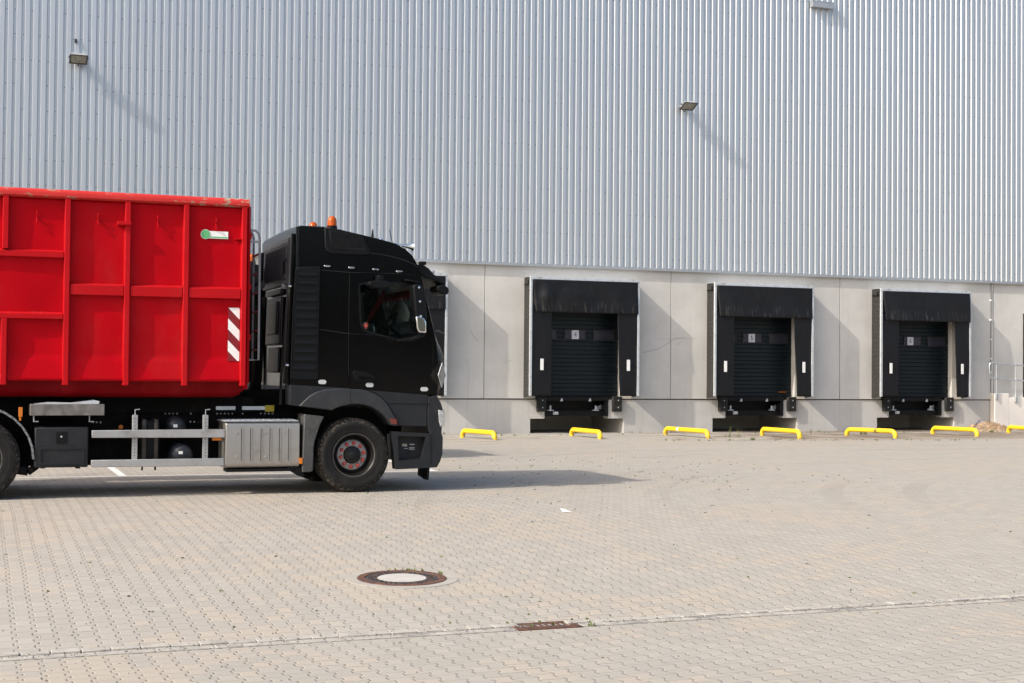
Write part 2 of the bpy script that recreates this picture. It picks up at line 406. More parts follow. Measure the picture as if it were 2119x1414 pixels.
M['cloth'] = pm('red_curtain', (.28,.008,.012), .9, var=.2)
M['seat'] = pm('seat_cloth', (.06,.06,.065), .9, var=.2)
M['beige'] = pm('beige_bag', (.36,.33,.27), .85, var=.2)
M['rust'] = pm('rusty_iron', (.125,.055,.030), .75, .25, var=.35, scale=9, dirt=(.05,.038,.034), dscale=12, dlo=.45, dhi=.65, bump=.4)
M['iron'] = pm('dark_cast_iron', (.075,.062,.058), .6, .4, var=.35, scale=15, dirt=(.20,.085,.04), dscale=12, dlo=.52, dhi=.7, bump=.4)
M['infill'] = pm('cover_concrete', (.40,.38,.345), .85, var=.07, bump=.15)
M['weed'] = pm('weed_green', (.10,.125,.03), .7, var=.35, scale=20)
M['dry'] = pm('dry_grass', (.34,.24,.13), .85, var=.35, scale=20)
M['purple'] = pm('purple_bloom', (.075,.06,.16), .7, var=.3, scale=30)
M['soil'] = pm('dry_soil', (.36,.25,.16), .95, var=.3, scale=8, dirt=(.20,.12,.07), dscale=10, bump=.6, bscale=30)
M['grit'] = pm('dark_grit', (.055,.05,.045), .9, var=.4, scale=30)
M['crack'] = pm('crack_line', (.12,.11,.10), .95)
M['scrap'] = pm('white_scrap', (.80,.79,.76), .8, var=.04)

# ------------------------------------------------------------------ the yard
m = MB()
xs = [-150, -60, -20, -10, 0, 10, 20, 30, 40, 60, 100, 200]
ys = [p[0] for p in PROF]+[120]
ys = [-200]+ys
vs = [(x, y, (gz(y) if y > -90 else 3.2) if y <= 3 else 0) for y in ys for x in xs]
nx = len(xs)
m.add(vs, [(j*nx+i, j*nx+i+1, (j+1)*nx+i+1, (j+1)*nx+i) for j in range(len(ys)-1) for i in range(nx-1)])
struct(m.build('paved_yard', M['paving'], ang=60))

# gutter: two rows of stones in a shallow bed
gp = onground(1130, 1297); GY = gp.y
m = MB(); m.box(-30, 40, GY-.115, GY+.115, gz(GY)-.05, gz(GY)+.006); struct(m.build('gutter_bed', M['mortar']))
m = MB()
for row, (y0, y1) in enumerate(((GY+.004, GY+.112), (GY-.105, GY-.006))):
    x = -8.0+row*.11
    while x < 24:
        L = .198+random.uniform(-.004, .004)
        if not (gp.x-.29 < x+L/2 < gp.x+.27):
            dz = random.uniform(-.003, .004)-(.007 if row else 0)
            m.box(x, x+L-.009, y0, y1, gz(GY)-.03, gz((y0+y1)/2)+.016+dz)
        x += L
struct(m.build('gutter_stones', M['stone'], bevel=.004))

# painted bay lines
m = MB()
def flat(x0, x1, y0, y1, z): m.add([(x0,y0,gz(y0)+z),(x1,y0,gz(y0)+z),(x1,y1,gz(y1)+z),(x0,y1,gz(y1)+z)], [(0,1,2,3)])
la = onground(905, 975); lb = onground(252, 984); lc = onground(214, 966)
flat(-9, la.x, la.y-.05, la.y+.05, .004)
for xx in (la.x-.1, lb.x-.06, lb.x-.06-3.4):
    flat(xx, xx+.12, la.y+.051, -9.5, .004)
struct(m.build('bay_markings', M['line']))
# kerb strip in front of the docks
m = MB(); m.box(-40, 60, -1.48, -1.40, -.1, .012); struct(m.build('edging_strip', M['plinth']))

# unseen trees added behind the camera for a dark reflection in the truck's paint
m = MB()
for k in range(3800):
    tx = random.uniform(-5, 50); hh = 6.2+1.6*noise.noise(Vector((tx*.22, 0, 4)))+.9*noise.noise(Vector((tx*.9, 0, 8)))
    q = Vector((tx, -72+random.gauss(0, 1.6), gz(-72)+hh*random.random()**.8)); r_ = random.uniform(.25, .5)
    a_ = Vector((random.gauss(0,1), random.gauss(0,1), random.gauss(0,1))).normalized(); b_ = a_.orthogonal().normalized()*r_; c_ = a_.cross(b_)
    m.add([q-b_, q-c_*.6, q+b_, q+c_*.6], [(0,1,2,3)])
M['leaf'] = pm('dark_foliage', (.018,.026,.010), .7, spec=.2, var=.4, scale=2)
o = stuff(m.build('reflection_trees', M['leaf'], at=(20, -72, 2), flat=True)); o['label'] = 'unseen row of dark trees added behind the viewpoint to darken reflections in the truck paint'

# ------------------------------------------------------------------ warehouse
wh = thing('warehouse', (10, 0, 0), 'long warehouse with silver ribbed cladding above pale concrete panels and a row of docks', 'warehouse')
X0, X1 = -45.0, 66.0
ZC = 4.98
# cladding
m = MB(); ph = SX(984.3, 540, -.07); pit = .2068
cr, fl, va = .1035, .0232, .0569
k0 = int((X0-ph)/pit); k1 = int((X1-ph)/pit)
pts = []
for k in range(k0, k1):
    x = ph+k*pit
    pts += [(x-fl/2, -.05), (x+fl/2, -.086), (x+fl/2+cr, -.086), (x+fl/2+cr+fl, -.05)]
n = len(pts)
vs = [(x, y, ZC) for x, y in pts]+[(x, y, 16.4) for x, y in pts]
m.add(vs, [(i, i+1, n+i+1, n+i) for i in range(n-1)])
cl = m.build('cladding', M['clad'], wh, flat=True)
sd = cl.modifiers.new('solid', 'SOLIDIFY'); sd.thickness = .002; sd.offset = 1
m = MB()
for k in range(k0, k1):
    xc = ph+k*pit+fl/2+cr+fl+va/2+.002
    if -4 < xc < 36:
        for j in range(18):
            if random.random() < .58:
                z = 5.25+j*.645+random.uniform(-.012, .012)
                m.lathe([(-.062, .009), (-.052, .014), (-.049, .014)], (xc, 0, z), 'y', 6)
stuff(m.build('cladding_screws', M['lampd'], wh))
m = MB(); m.prism_x([(-.100, 4.895), (-.094, 4.895), (-.094, 4.965), (-.03, 4.985), (-.03, 4.99), (-.1, 4.972)], X0, X1); m.build('flashing', M['flash'], wh)
m = MB(); m.box(X0, X1, -.045, -.002, 4.99, 16.4); m.build('liner', M['gap'], wh)
m = MB(); m.box(X0, X1, -.25, 40, 16.4, 16.7); m.build('roof', M['roof'], wh)
for bxs in ((X0, X1, 39.8, 40), (X0, X0+.2, .3, 39.8), (X1-.2, X1, .3, 39.8)): m = MB(); m.box(*bxs, 0, 16.4); m.build('outer_wall', M['clad'], wh)
# concrete panels
DOCK = {2: 4.68, 3: 10.68, 4: 16.70, 5: 22.73, 6: 28.72}
JX = [13.73+6.02*k for k in range(-10, 9)]
ZS = 1.02
for a, b in zip(JX, JX[1:]):
    a += .011; b -= .011
    outer = [(a, ZS), (b, ZS), (b, 4.95), (a, 4.95)]
    dc = [c for c in DOCK.values() if a < c < b]
    m = MB()
    if dc:
        c = dc[0]; m.box(a, c-1.38, 0, .28, ZS, 4.95); m.box(c+1.38, b, 0, .28, ZS, 4.95); m.box(c-1.38, c+1.38, 0, .28, 4.25, 4.95)
    elif 31 < a < 36:
        m.box(a, 33.02, 0, .28, ZS, 4.95); m.box(35.9, b, 0, .28, ZS, 4.95); m.box(33.02, 35.9, 0, .28, 3.9, 4.95)
    else: m.box(a, b, 0, .28, ZS, 4.95)
    m.build('concrete_panel', M['concrete'], wh, bevel=.006)
for j in JX: m = MB(); m.box(j-.0112, j+.0112, .012, .2, ZS, 4.95); m.build('joint_sealant', M['seal'], wh)
m = MB(); m.box(X0, X1, .3, .5, 4.3, 4.96); m.build('ledge', M['gap'], wh)
# plinth with pit openings
m = MB(); prev = JX[0]
for c in DOCK.values():
    m.box(prev, c-1.51, .03, .4, -.3, .985)
    m.box(c-1.51, c-1.06, .03, .4, .425, .985); m.box(c+.99, c+1.5, .03, .4, .425, .985)
    prev = c+1.5
m.box(prev, JX[-1], .03, .4, -.3, .985)
m.build('plinth', M['plinth'], wh, bevel=.006)
for a, b in zip([JX[0]]+[c+1.38 for c in DOCK.values()], [c-1.38 for c in DOCK.values()]+[JX[-1]]):
    m = MB(); m.box(a, b, .06, .26, .985, 1.02); m.build('shadow_gap', M['gap'], wh)
for c in DOCK.values():
    for bxs in ((c-1.7, c-1.512, .402, 2.6), (c+1.502, c+1.7, .402, 2.6), (c-1.51, c+1.5, 2.4, 2.6)):
        m = MB(); m.box(*bxs, -.2, 1.0); m.build('pit_wall', M['plinth'], wh)
    m = MB(); m.box(c-1.7, c+1.7, .62, 2.7, 1.001, 1.09); m.build('dock_floor', M['plinth'], wh)
# cracks and an old scar in the concrete
def crack(px, r=.0035):
    m = MB(); p = [S(a, b, 0)+Vector((0, -.0005, 0)) for a, b in px]; m.tube(p, r, 4); m.build('crack', M['crack'], wh)
crack([(1328,730),(1345,727),(1362,722),(1374,716),(1384,709),(1390,705)], .004)
crack([(1391,703),(1400,700),(1418,699)], .0025); crack([(974,682),(978,694),(986,704),(991,708)], .003)
crack([(1352,702),(1440,701)], .002); crack([(1042,752),(1058,746)], .002); crack([(1401,714),(1408,709),(1407,706)], .003)

# ------------------------------------------------------------------ dock doors, shelters, levellers
def wavy_sheet(m, x0, x1, z0, z1, y, nx, nz, amp, seed, bulge=0, yb=0, x1b=None, x0b=None):
    """hanging fabric: real relief; yb shifts the bottom edge outwards, x1b/x0b move the bottom corners"""
    vs = []; x1b = x1 if x1b is None else x1b; x0b = x0 if x0b is None else x0b
    for j in range(nz+1):
        t = j/nz
        for i in range(nx+1):
            s = i/nx; a = x0b+(x0-x0b)*t; b = x1b+(x1-x1b)*t
            x = a+(b-a)*s; z = z0+(z1-z0)*t
            w_ = noise.noise(Vector((x*1.7+seed, z*1.1, seed)))*amp+noise.noise(Vector((x*5+seed, z*2.2, seed*2)))*amp*.3
            edge = min(1, (1-t)*3+.05)
            vs.append((x, y-yb*(1-t)**1.5+w_*edge-bulge*math.sin(math.pi*s)*(1-t), z))
    w1 = nx+1
    m.add(vs, [(j*w1+i, j*w1+i+1, (j+1)*w1+i+1, (j+1)*w1+i) for j in range(nz) for i in range(nx)])
    return m
def solid(o, t=.006):
    s_ = o.modifiers.new('solid', 'SOLIDIFY'); s_.thickness = t; s_.offset = 0; return o

INFO = {2: ('dock shelter hidden behind the red container of the near truck', -1.06, 1.05, 1.08, None),
        3: ('black dock shelter half hidden behind the front of the truck cab', -1.06, 1.05, 1.08, None),
        4: ('black dock shelter with a dented top flap, around the door numbered 4', -1.06, 1.03, 1.12, '4'),
        5: ('black dock shelter with white streaks on its top flap, around the door numbered 5', -1.06, 1.03, 1.17, '5'),
        6: ('black dock shelter next to the stair railing, around the door numbered 6', -1.06, 1.10, 1.20, '6')}
SD = -.50
for k, c in DOCK.items():
    lab, il, ir, irb, num = INFO[k]
    sh = thing('dock_shelter', (c, 0, 1.1), lab, 'dock shelter', 'dock shelters along the loading wall')
    H = 1.755; zb, zt = 1.11, 4.575
    # frame
    f = MB(); f.box(c-H, c+H, SD-.012, SD+.05, zt-.085, zt); f.box(c-H, c+H, SD+.05, -.005, zt-.012, zt-.002)
    f.box(c-H, c-H+.068, SD-.010, SD+.05, zb, zt-.087); f.box(c+H-.068, c+H, SD-.010, SD+.05, zb, zt-.087)
    f.build('frame', M['alu'], sh, bevel=.004)
    f = MB()
    for i in range(8):
        f.lathe([(-.003, .009), (0, .009)], (c-H+.12+i*.5, SD-.012, zt-.05), 'y', 8)
        for sx in (-1, 1): f.lathe([(-.003, .009), (0, .009)], (c+sx*(H-.03), SD-.010, zb+.12+i*.43), 'y', 8)
    stuff(f.build('rivets', M['lampd'], sh))
    # pleated side curtains: horizontal creases
    for sx in (-1, 1):
        f = MB(); ny, nz = 8, 150; vs = []
        for j in range(nz+1):
            t = j/nz
            for i in range(ny+1):
                s_ = i/ny; y = -.005+(SD+.045)*s_*1.0
                z = zb-.06*(1-s_)*(1-t)+(zt-.02-zb)*t
                cre = math.sin(z*2*math.pi/.13+2.6*math.sin(z*1.3+k)+noise.noise(Vector((s_*2, z*2.2, k)))*5.0)*(.55+noise.noise(Vector((k, z*1.7, 5)))*.8)
                amp = .012*math.sin(math.pi*min(1, s_*1.05))*(1 if t < .93 else 0)
                vs.append((c+sx*(H-.012)+sx*(-amp*cre-.015*math.sin(math.pi*s_)), y, z))
        f.add(vs, [(j*(ny+1)+i, j*(ny+1)+i+1, (j+1)*(ny+1)+i+1, (j+1)*(ny+1)+i) for j in range(nz) for i in range(ny)])
        solid(f.build('side_cover', M['pleat'], sh))
        f = MB(); f.box(c+sx*(H-.004)-.01, c+sx*(H-.004)+.01, -.34, -.30, zt-.20, zt-.1); f.box(c+sx*(H+.002)-.012, c+sx*(H+.002)+.012, -.44, -.03, zt-.235, zt-.205)
        f.build('bracket', M['bsteel'], sh)
    f = MB(); f.box(c-H+.02, c+H-.02, SD+.05, -.005, zt-.04, zt-.014); f.build('top_cover', M['pleat'], sh)
    # front curtains
    for sx, inner, innb in ((-1, il, il), (1, ir, irb)):
        f = MB()
        if sx < 0: wavy_sheet(f, c-H+.066, c+inner, zb-.005, 3.75, SD+.012, 14, 40, .028, k*3.1, yb=.0)
        else: wavy_sheet(f, c+inner, c+H-.066, zb-.005, 3.75, SD+.012, 14, 40, .028, k*5.7, x0b=c+innb)
        cur = solid(f.build('side_curtain', M['fabric'], sh))
        f = MB(); mx = c+(-1.38 if sx < 0 else 1.385)
        f.box(mx-.052, mx+.052, SD-.035, SD-.029, 2.02-.165, 2.02+.165); f.build('marker_strip', M['white'], sh, bevel=.003)
    f = MB(); wavy_sheet(f, c-H+.075, c+H-.07, 3.545, zt-.083, SD-.016, 40, 22, .03 if k != 4 else .05, k*1.7+.3, yb=.025, x0b=c-H+.17, x1b=c+H-.06)
    if k == 4:
        for i, v in enumerate(f.v):
            dd = math.hypot((v.x-(c-H+.50))/.26, (v.z-4.02)/.45); f.v[i].y -= .11*max(0, 1-dd)**1.3
    fl_ = solid(f.build('top_flap', M['flap'], sh))
    # sectional door
    dlab = {2: 'dark sectional dock door hidden behind the truck container', 3: 'dark sectional dock door behind the truck cab',
            4: 'dark green sectional dock door with the paper number 4 in its window', 5: 'dark green sectional dock door with the paper number 5 in its window',
            6: 'dark green sectional dock door with the paper number 6 in its window'}[k]
    dr = thing('dock_door', (c, .2, 1.1), dlab, 'door', 'sectional dock doors')
    f = MB(); pr = []; z = 1.10; i = 0
    while z < 4.25:
        pr += [(.2, z), (.2, z+.104), (.216, z+.106), (.2, z+.1245)]; z += .125
    pr += [(.26, z), (.26, 1.10)]
    f.prism_x(pr, c-1.38, c+1.38); f.build('door_leaf', M['door'], dr, flat=True)
    wz = 2.92
    for q in (-.93, 0, .93):
        xc = c-.03+q
        g = MB(); g.plate([(xc-.36, wz-.17), (xc+.36, wz-.17), (xc+.36, wz+.17), (xc-.36, wz+.17)],
                          [[(xc-.325, wz-.135), (xc+.325, wz-.135), (xc+.325, wz+.135), (xc-.325, wz+.135)]], .176, .199)
        wo = g.build('window_frame', M['bumper'], dr, bevel=.006)
        g = MB(); g.box(xc-.323, xc+.323, .190, .198, wz-.133, wz+.133); g.build('window_pane', M['dwin'], wo)
    if num:
        g = MB(); xc = c-.03+(.0 if k == 4 else (-.03 if k == 5 else -.09)); g.box(xc-.115, xc+.115, .183, .1885, wz-.132, wz+.132); sg = g.build('number_sign', M['paper'], dr)
        vs, fs = text_mesh(num, .20, 'numeral'); g = MB()
        g.add([(xc+v.x*.85, .1815-v.z*.5, wz+v.y) for v in vs], fs); g.build('numeral', M['ink'], sg)
    if k == 5:
        g = MB(); [g.box(c+.92+i*.05, c+.952+i*.05, .1915, .1935, 1.22, 1.25) for i in range(6)]; g.build('maker_label', M['orefl'], dr)
    # leveller
    lv = thing('dock_leveller', (c, 0, .4), {2: 'dock leveller hidden behind the truck', 3: 'black dock leveller behind the truck front',
        4: 'black dock leveller with rubber buffers below door number 4', 5: 'black dock leveller with rubber buffers below door number 5',
        6: 'black dock leveller with rubber buffers below door number 6'}[k], 'dock leveller', 'dock levellers under the doors')
    for a, b in ((c-1.33, c-1.06), (c+1.10, c+1.39)):
        f = MB(); f.box(a, b, -.10, .028, .635, 1.085); bo = f.build('buffer', M['bumper'], lv, bevel=.01)
        for zz in (.76, .97): f = MB(); f.lathe([(-.112, .016), (-.1, .02)], ((a+b)/2+.02, 0, zz), 'y', 10); f.build('bolt', M['galv'], bo)
    f = MB(); f.box(c-1.05, c+.98, .05, .62, 1.045, 1.09); f.box(c-1.05, c+.98, -.02, .06, .955, 1.07); f.build('platform', M['bsteel'], lv, bevel=.004)
    f = MB(); f.box(c-1.05, c+.98, .10, .20, .50, .66); f.box(c-1.05, c+.98, .5, .56, .55, 1.03); f.box(c+.86, c+.98, .0, .4, .50, .95); f.build('cross_beam', M['bsteel'], lv, bevel=.004)
    for xx in (c-.86, c+.60):
        f = MB(); f.box(xx-.025, xx+.025, .06, .10, .675, .81); f.box(xx-.095, xx+.095, .03, .13, .66, .685); f.build('lip_support', M['galv'], lv, bevel=.003)
    for xx in (c-.55, c+.36):
        f = MB(); f.prism([(xx-.04, .94), (xx+.05, .94), (xx+.035, 1.03), (xx-.005, 1.03)], -.03, -.012); f.build('hinge', M['galv'], lv)
    f = MB(); f.box(c-.76, c-.60, .094, .0985, .545, .625); lbl = f.build('type_plate', M['white'], lv)
    f = MB(); f.box(c-.745, c-.715, .092, .0935, .56, .61); [f.box(c-.70+i*.03, c-.68+i*.03, .092, .0935, .56, .57+.012*i) for i in range(3)]; f.build('print', M['ink'], lbl)
    f = MB(); f.prism([(c+.62, .70), (c+.86, .70), (c+.86, .84)], .25, .27); f.build('gusset', M['galv'], lv)

# ------------------------------------------------------------------ things on the wall
def floodlight(px, py, label, rz):
    p = S(px, py, -.35)
    t = thing('floodlight', (p.x, -.09, p.z), label, 'floodlight', 'floodlights on the metal wall')
    def loc(m_):
        rt = Matrix.Rotation(rz, 3, 'Z'); c0 = Vector((p.x, -.09, p.z))
        m_.v = [c0+rt@((v-c0)*.80) for v in m_.v]; return m_
    a = MB(); a.box(p.x-.05, p.x+.05, -.10, -.086, p.z-.1, p.z+.06); a.tube([(p.x,-.1,p.z-.03),(p.x,-.42,p.z)], .022, 8); a.box(p.x-.17, p.x+.17, -.42, -.10, p.z-.02, p.z+.03); loc(a).build('bracket', M['galv'], t, bevel=.003)
    a = MB()
    tl = R(-26)
    def q(x, y, z): # tilt about x
        yy, zz = y, z; return (p.x+x, -.52+yy*math.cos(tl)-zz*math.sin(tl), p.z+yy*math.sin(tl)+zz*math.cos(tl))
    a.add([q(-.27,-.22,-.06), q(.27,-.22,-.06), q(.27,.22,-.06), q(-.27,.22,-.06), q(-.21,-.15,.07), q(.21,-.15,.07), q(.21,.16,.07), q(-.21,.16,.07)],
          [(0,3,2,1),(4,5,6,7),(0,1,5,4),(1,2,6,5),(2,3,7,6),(3,0,4,7)])
    body = loc(a).build('housing', M['lampb'], t, bevel=.012)
    a = MB(); bz = []
    for x0, x1, y0, y1 in ((-.285,.285,-.235,-.195), (-.285,.285,.195,.235), (-.285,-.24,-.195,.195), (.24,.285,-.195,.195)):
        a.add([q(x0,y0,-.085), q(x1,y0,-.085), q(x1,y1,-.085), q(x0,y1,-.085), q(x0,y0,-.06), q(x1,y0,-.06), q(x1,y1,-.06), q(x0,y1,-.06)],
              [(0,3,2,1),(4,5,6,7),(0,1,5,4),(1,2,6,5),(2,3,7,6),(3,0,4,7)])
    loc(a).build('bezel', M['lampd'], t)
    a = MB(); a.add([q(-.24,-.195,-.07), q(.24,-.195,-.07), q(.24,.195,-.07), q(-.24,.195,-.07)], [(0,1,2,3)]); loc(a).build('lens', M['lampg'], t)
    a = MB(); a.tube([(p.x,-.3,p.z-.06),(p.x+.02,-.27,p.z-.15),(p.x+.01,-.2,p.z-.21),(p.x-.01,-.11,p.z-.17)], .012, 6); loc(a).build('cable', M['ink'], t)
    for sx in (-1, 1):
        a = MB(); a.lathe([(sx*.27, .03), (sx*.31, .03)], (p.x, -.52, p.z), 'x', 10); loc(a).build('pivot_knob', M['lampd'], t)
floodlight(162, 121, 'grey floodlight on the metal wall above the red container', 0)
floodlight(1422, 218, 'grey floodlight on the metal wall above dock doors 4 and 5', 0)
p = S(157, 85, -.1); a = MB(); a.box(p.x-.03, p.x+.03, -.15, -.086, p.z-.05, p.z+.04); a.tube([(p.x, -.13, p.z+.05), (p.x+.02, -.15, p.z+.0), (p.x, -.14, p.z-.06)], .012, 6)
tag(a.build('cable_gland', M['ink'], at=(p.x, -.1, p.z), bevel=.004), 'small black cable gland on the metal wall above the left floodlight', 'cable gland')
a0 = S(1680.5, 3, -.22); a1 = S(1725, 19, -.22)
t = thing('wall_hood', (a0.x, -.1, a1.z), 'small silver box hood on the metal wall at the top edge of the picture', 'hood')
a = MB(); a.box(a0.x, a1.x, -.24, -.088, a1.z, a0.z+.02); a.build('hood_body', M['flash'], t, bevel=.005)
a = MB(); a.box(a0.x-.01, a1.x+.01, -.245, -.088, a0.z+.021, a0.z+.035); a.build('hood_lid', M['flash'], t)
# conduit
t = thing('cable_conduit', (31.62, 0, 1.2), 'thin grey cable conduit clipped to the concrete wall above the platform', 'conduit')
a = MB(); xc = SX(2050.4, 620, -.02); a.tube([(xc, -.02, 1.25), (xc, -.02, 4.8), (xc+.03, -.02, 4.9)], .011, 8); a.build('pipe', M['seal'], t)
for z in (1.9, 2.35, 3.0, 3.65, 4.3):
    a = MB(); a.box(xc-.035, xc+.03, -.045, -.0, z, z+.05); a.build('clip', M['white'], t, bevel=.004)

# stair platform with railing
pl = thing('stair_platform', (33, -.3, 0), 'pale concrete platform against the warehouse wall at the right edge', 'platform')
bx = SX(2058.5, 860, -.24); bx2 = SX(2088, 860, -.24)
a = MB(); a.box(bx, bx2-.006, -.24, -.002, -.2, SZ(2060, 814.5, -.24)); a.build('end_block', M['platform'], pl, bevel=.012)
a = MB(); a.box(bx2, 40, -.236, -.002, -.2, SZ(2095, 823, -.24)); a.build('landing', M['platform'], pl, bevel=.012)
rl = thing('stair_railing', (bx, -.285, 1.2), 'galvanised tube railing bolted to the concrete platform beside dock 6', 'railing')
yr = -.285
def R3(px, py): return S(px, py, yr)
a = MB()
top0 = R3(2061, 752); top1 = R3(2119, 757); d_ = (top1-top0); topE = top0+d_*4
lo0 = R3(2061, 783); lo1 = R3(2119, 788); loE = lo0+(lo1-lo0)*4
L0 = R3(2048, 756); L1 = R3(2049, 778)
a.tube([topE, top0, R3(2053, 751), R3(2049, 752.5), R3(2047.3, 757), R3(2048, 768), R3(2048.6, 778), R3(2050.5, 782), R3(2054, 783), lo0, loE], .021, 10)
a.build('handrail', M['galv'], rl)
for px in (2062, 2102):
    tp = R3(px, 753); bt = R3(px+1.5, 826 if px < 2090 else 832)
    a = MB(); a.tube([tp, (tp.x, yr, bt.z)], .021, 10); po = a.build('post', M['galv'], rl)
    a = MB(); a.box(tp.x-.02, tp.x+.085, yr+.022, -.241, bt.z-.02, bt.z+.16); a.build('base_plate', M['galv'], po, bevel=.004)
for i in (2, 3):
    tp = R3(2102, 753)+Vector((i*.9-.9, 0, 0)); a = MB(); a.tube([tp, (tp.x, yr, 1.1)], .021, 10); a.build('post', M['galv'], rl)
gt = thing('loading_gate', (34.4, .1, 1.1), 'dark gate in the concrete wall at the right edge of the picture', 'gate')
a = MB(); a.box(33.03, 35.89, .1, .16, 1.02, 3.89); a.build('gate_leaf', M['door'], gt)
a = MB(); a.box(33.0, 33.03, -.02, .16, 1.02, 3.92); a.box(33.03, 35.9, -.02, .05, 3.86, 3.92); a.build('gate_frame', M['bumper'], gt)

# ------------------------------------------------------------------ wheel guides
GUIDE = [((951,908),(1030,914),(.25),'yellow wheel guide hoop nearest the truck front'),
         ((1177,905),(1248,912),.25,'short yellow wheel guide hoop in front of the pit below door 4'),
         ((1371,903),(1471,911),.26,'yellow wheel guide hoop with a white patch, to the right of door 4'),
         ((1571,905),(1661,912),.27,'yellow wheel guide hoop in front of the pit below door 5'),
         ((1746,905),(1859,910),.26,'yellow wheel guide hoop with a dark scuff, between doors 5 and 6'),
         ((1924,901),(2028,907),.26,'yellow wheel guide hoop in front of the pit below door 6'),
         ((2081,899),(2140,903.5),.26,'yellow wheel guide hoop cut off by the right edge of the picture')]
for (ax, ay), (bx_, by_), h, lab in GUIDE:
    A = onground(ax+6, ay-2.5); B = onground(bx_-6, by_-3.0)
    A.z = gz(A.y)-.03; B.z = gz(B.y)-.03; d = (B-A); d.z = 0; L = d.length; d.normalize()
    A0 = A; ht = h-.065+.03; pts = [A0]
    rr = .15
    up = Vector((0,0,1))
    for k in range(9):
        th = k/8*math.pi/2; pts.append(A0+d*(rr*(1-math.cos(th)))+up*(ht-rr+rr*math.sin(th)))
    for k in range(9):
        th = math.pi/2-k/8*math.pi/2; pts.append(B-d*(rr*(1-math.cos(th)))+up*(ht-rr+rr*math.sin(th)))
    pts.append(B)
    a = MB(); a.tube(pts, .066, 16)
    o = tag(a.build('wheel_guide', M['yellow'], at=((A+B)/2+Vector((0,0,.03)))), lab, 'wheel guide', 'yellow wheel guides in front of the docks')
    if 'patch' in lab or 'scuff' in lab:
        f_ = .33 if 'patch' in lab else .62; pm_ = A.lerp(B, f_); pm_.z = ht-.03+gz(pm_.y)
        a = MB(); a.tube([pm_-d*.045, pm_+d*.045], .0675, 16, False); a.build('paint_patch' if 'patch' in lab else 'tyre_scuff', M['white'] if 'patch' in lab else M['scuff'], o)

# ------------------------------------------------------------------ truck
TG = .07
tr = thing('truck', (2.0, -18.0, TG), 'black hook-lift truck carrying the red container', 'truck')
YF = YN+2.5
prof = [(600,800),(606,650),(612.5,476),(616,470),(624,467.5),(670,470),(700,476),(746,486),(783,494.5),(820,505),(839,516),(854,530),(866,553),
        (877,596),(888,642),(899,692),(903,710),(906,735),(907,775),(904.5,818)]
A_ = P(prof)
dB = [0]*10+[.01,.02,.035,.02,.03,.035,.07,.135,.145,.05]
dC = [0]*10+[.03,.05,.07,.13,.14,.15,.19,.24,.245,.14]
zB = [0,0,0,.01,.015,.02,.02,.02,.02,.02,.015,.01,0]+[0]*7
zC = [0,0,0,.02,.04,.06,.06,.06,.06,.05,.04,.03,.01]+[0]*7
st = [(0,0),(.05,.6),(.14,1.0),(.5,1.5),(.9,1.9),(1.25,2.0),(1.6,1.9),(2.0,1.5),(2.36,1.0),(2.45,.6),(2.5,0)]
def station(y, k):
    out = []
    for i, (x, z) in enumerate(A_):
        b = min(k, 1.0); c = max(0, k-1.0)
        out.append(Vector((x+dB[i]*b+(dC[i]-dB[i])*c, YN+y, z+zB[i]*b+(zC[i]-zB[i])*c)))
    return out
rows = [station(y, k) for y, k in st]
n = len(prof); body = MB(); wind = MB()
vs = [v for r_ in rows for v in r_]; fb = []; fw = []
for j in range(len(rows)-1):
    for i in range(n):
        f = (j*n+i, j*n+(i+1)%n, (j+1)*n+(i+1)%n, (j+1)*n+i)
        (fw if (12 <= i <= 14 and 0 < j < len(rows)-2) else fb).append(f)
body.add(vs, fb)
WIN = P([(744,590),(745,640),(747,670),(752,681),(762,687),(822,702),(850,698),(877,693),(869,660),(859,620),(853,592),(846,588),(760,587)])
for y in (YN, YF): body.plate(A_, [WIN], y, None)
body.build('cab_body', M['black'], tr, ang=28)
wind.add([v+Vector((.0,0,0)) for v in vs], fw); wind.build('windscreen', M['wind'], tr, ang=60)
# doors both sides
DOOR = P([(724.5,568),(800,568),(858,571),(866,578),(876,612),(894,691),(895,720),(894.5,815),(800,809.5),(722.5,802.5)])
for y0, y1 in ((YN-.014, YN-.001), (YF+.001, YF+.014)):
    d = MB(); d.plate(DOOR, [WIN], y0, y1); do = d.build('door', M['black'], tr, bevel=.006, ang=30)
    g = MB(); yy = y0+.008 if y0 < -18 else y1-.008
    g.plate(WIN, [], yy-.002, yy+.002); g.build('door_window', M['glass'], do, flat=True)
    hp = P([(729,770),(735,766.5),(757,770),(772,778),(773,786),(768,790),(745,789.5),(733,786)])
    g = MB(); g.prism(hp, *( (y0-.012, y0-.001) if y0 < -18 else (y1+.001, y1+.012))); hd = g.build('handle_bowl', M['plastic'], do, bevel=.006)
    hp2 = P([(738,778),(768,781),(768,786),(738,783)])
    g = MB(); g.prism(hp2, *((y0-.035, y0-.0125) if y0 < -18 else (y1+.0125, y1+.035))); g.build('handle', M['black'], do, bevel=.006)
# window seal
for y0, y1 in ((YN-.019, YN-.0145),):
    big_ = [((x-WIN[0][0]), z) for x, z in WIN]
    cx_ = sum(x for x, z in WIN)/len(WIN); cz_ = sum(z for x, z in WIN)/len(WIN)
    d = MB(); d.plate([(cx_+(x-cx_)*1.045, cz_+(z-cz_)*1.06) for x, z in WIN], [[(cx_+(x-cx_)*.985, cz_+(z-cz_)*.98) for x, z in WIN]], y0, y1); d.build('window_seal', M['plastic'], tr)
# sill line under the window
d = MB(); d.prism(P([(662,681),(724,691),(724,692.5),(662,682.5)]), YN-.012, YN-.001); d.prism(P([(726,691.5),(765,693.5),(815,706),(850,705),(850,707),(815,708.5),(764,695.5),(726,693)]), YN-.022, YN-.0145); d.build('waist_trim', M['black'], tr, bevel=.002)
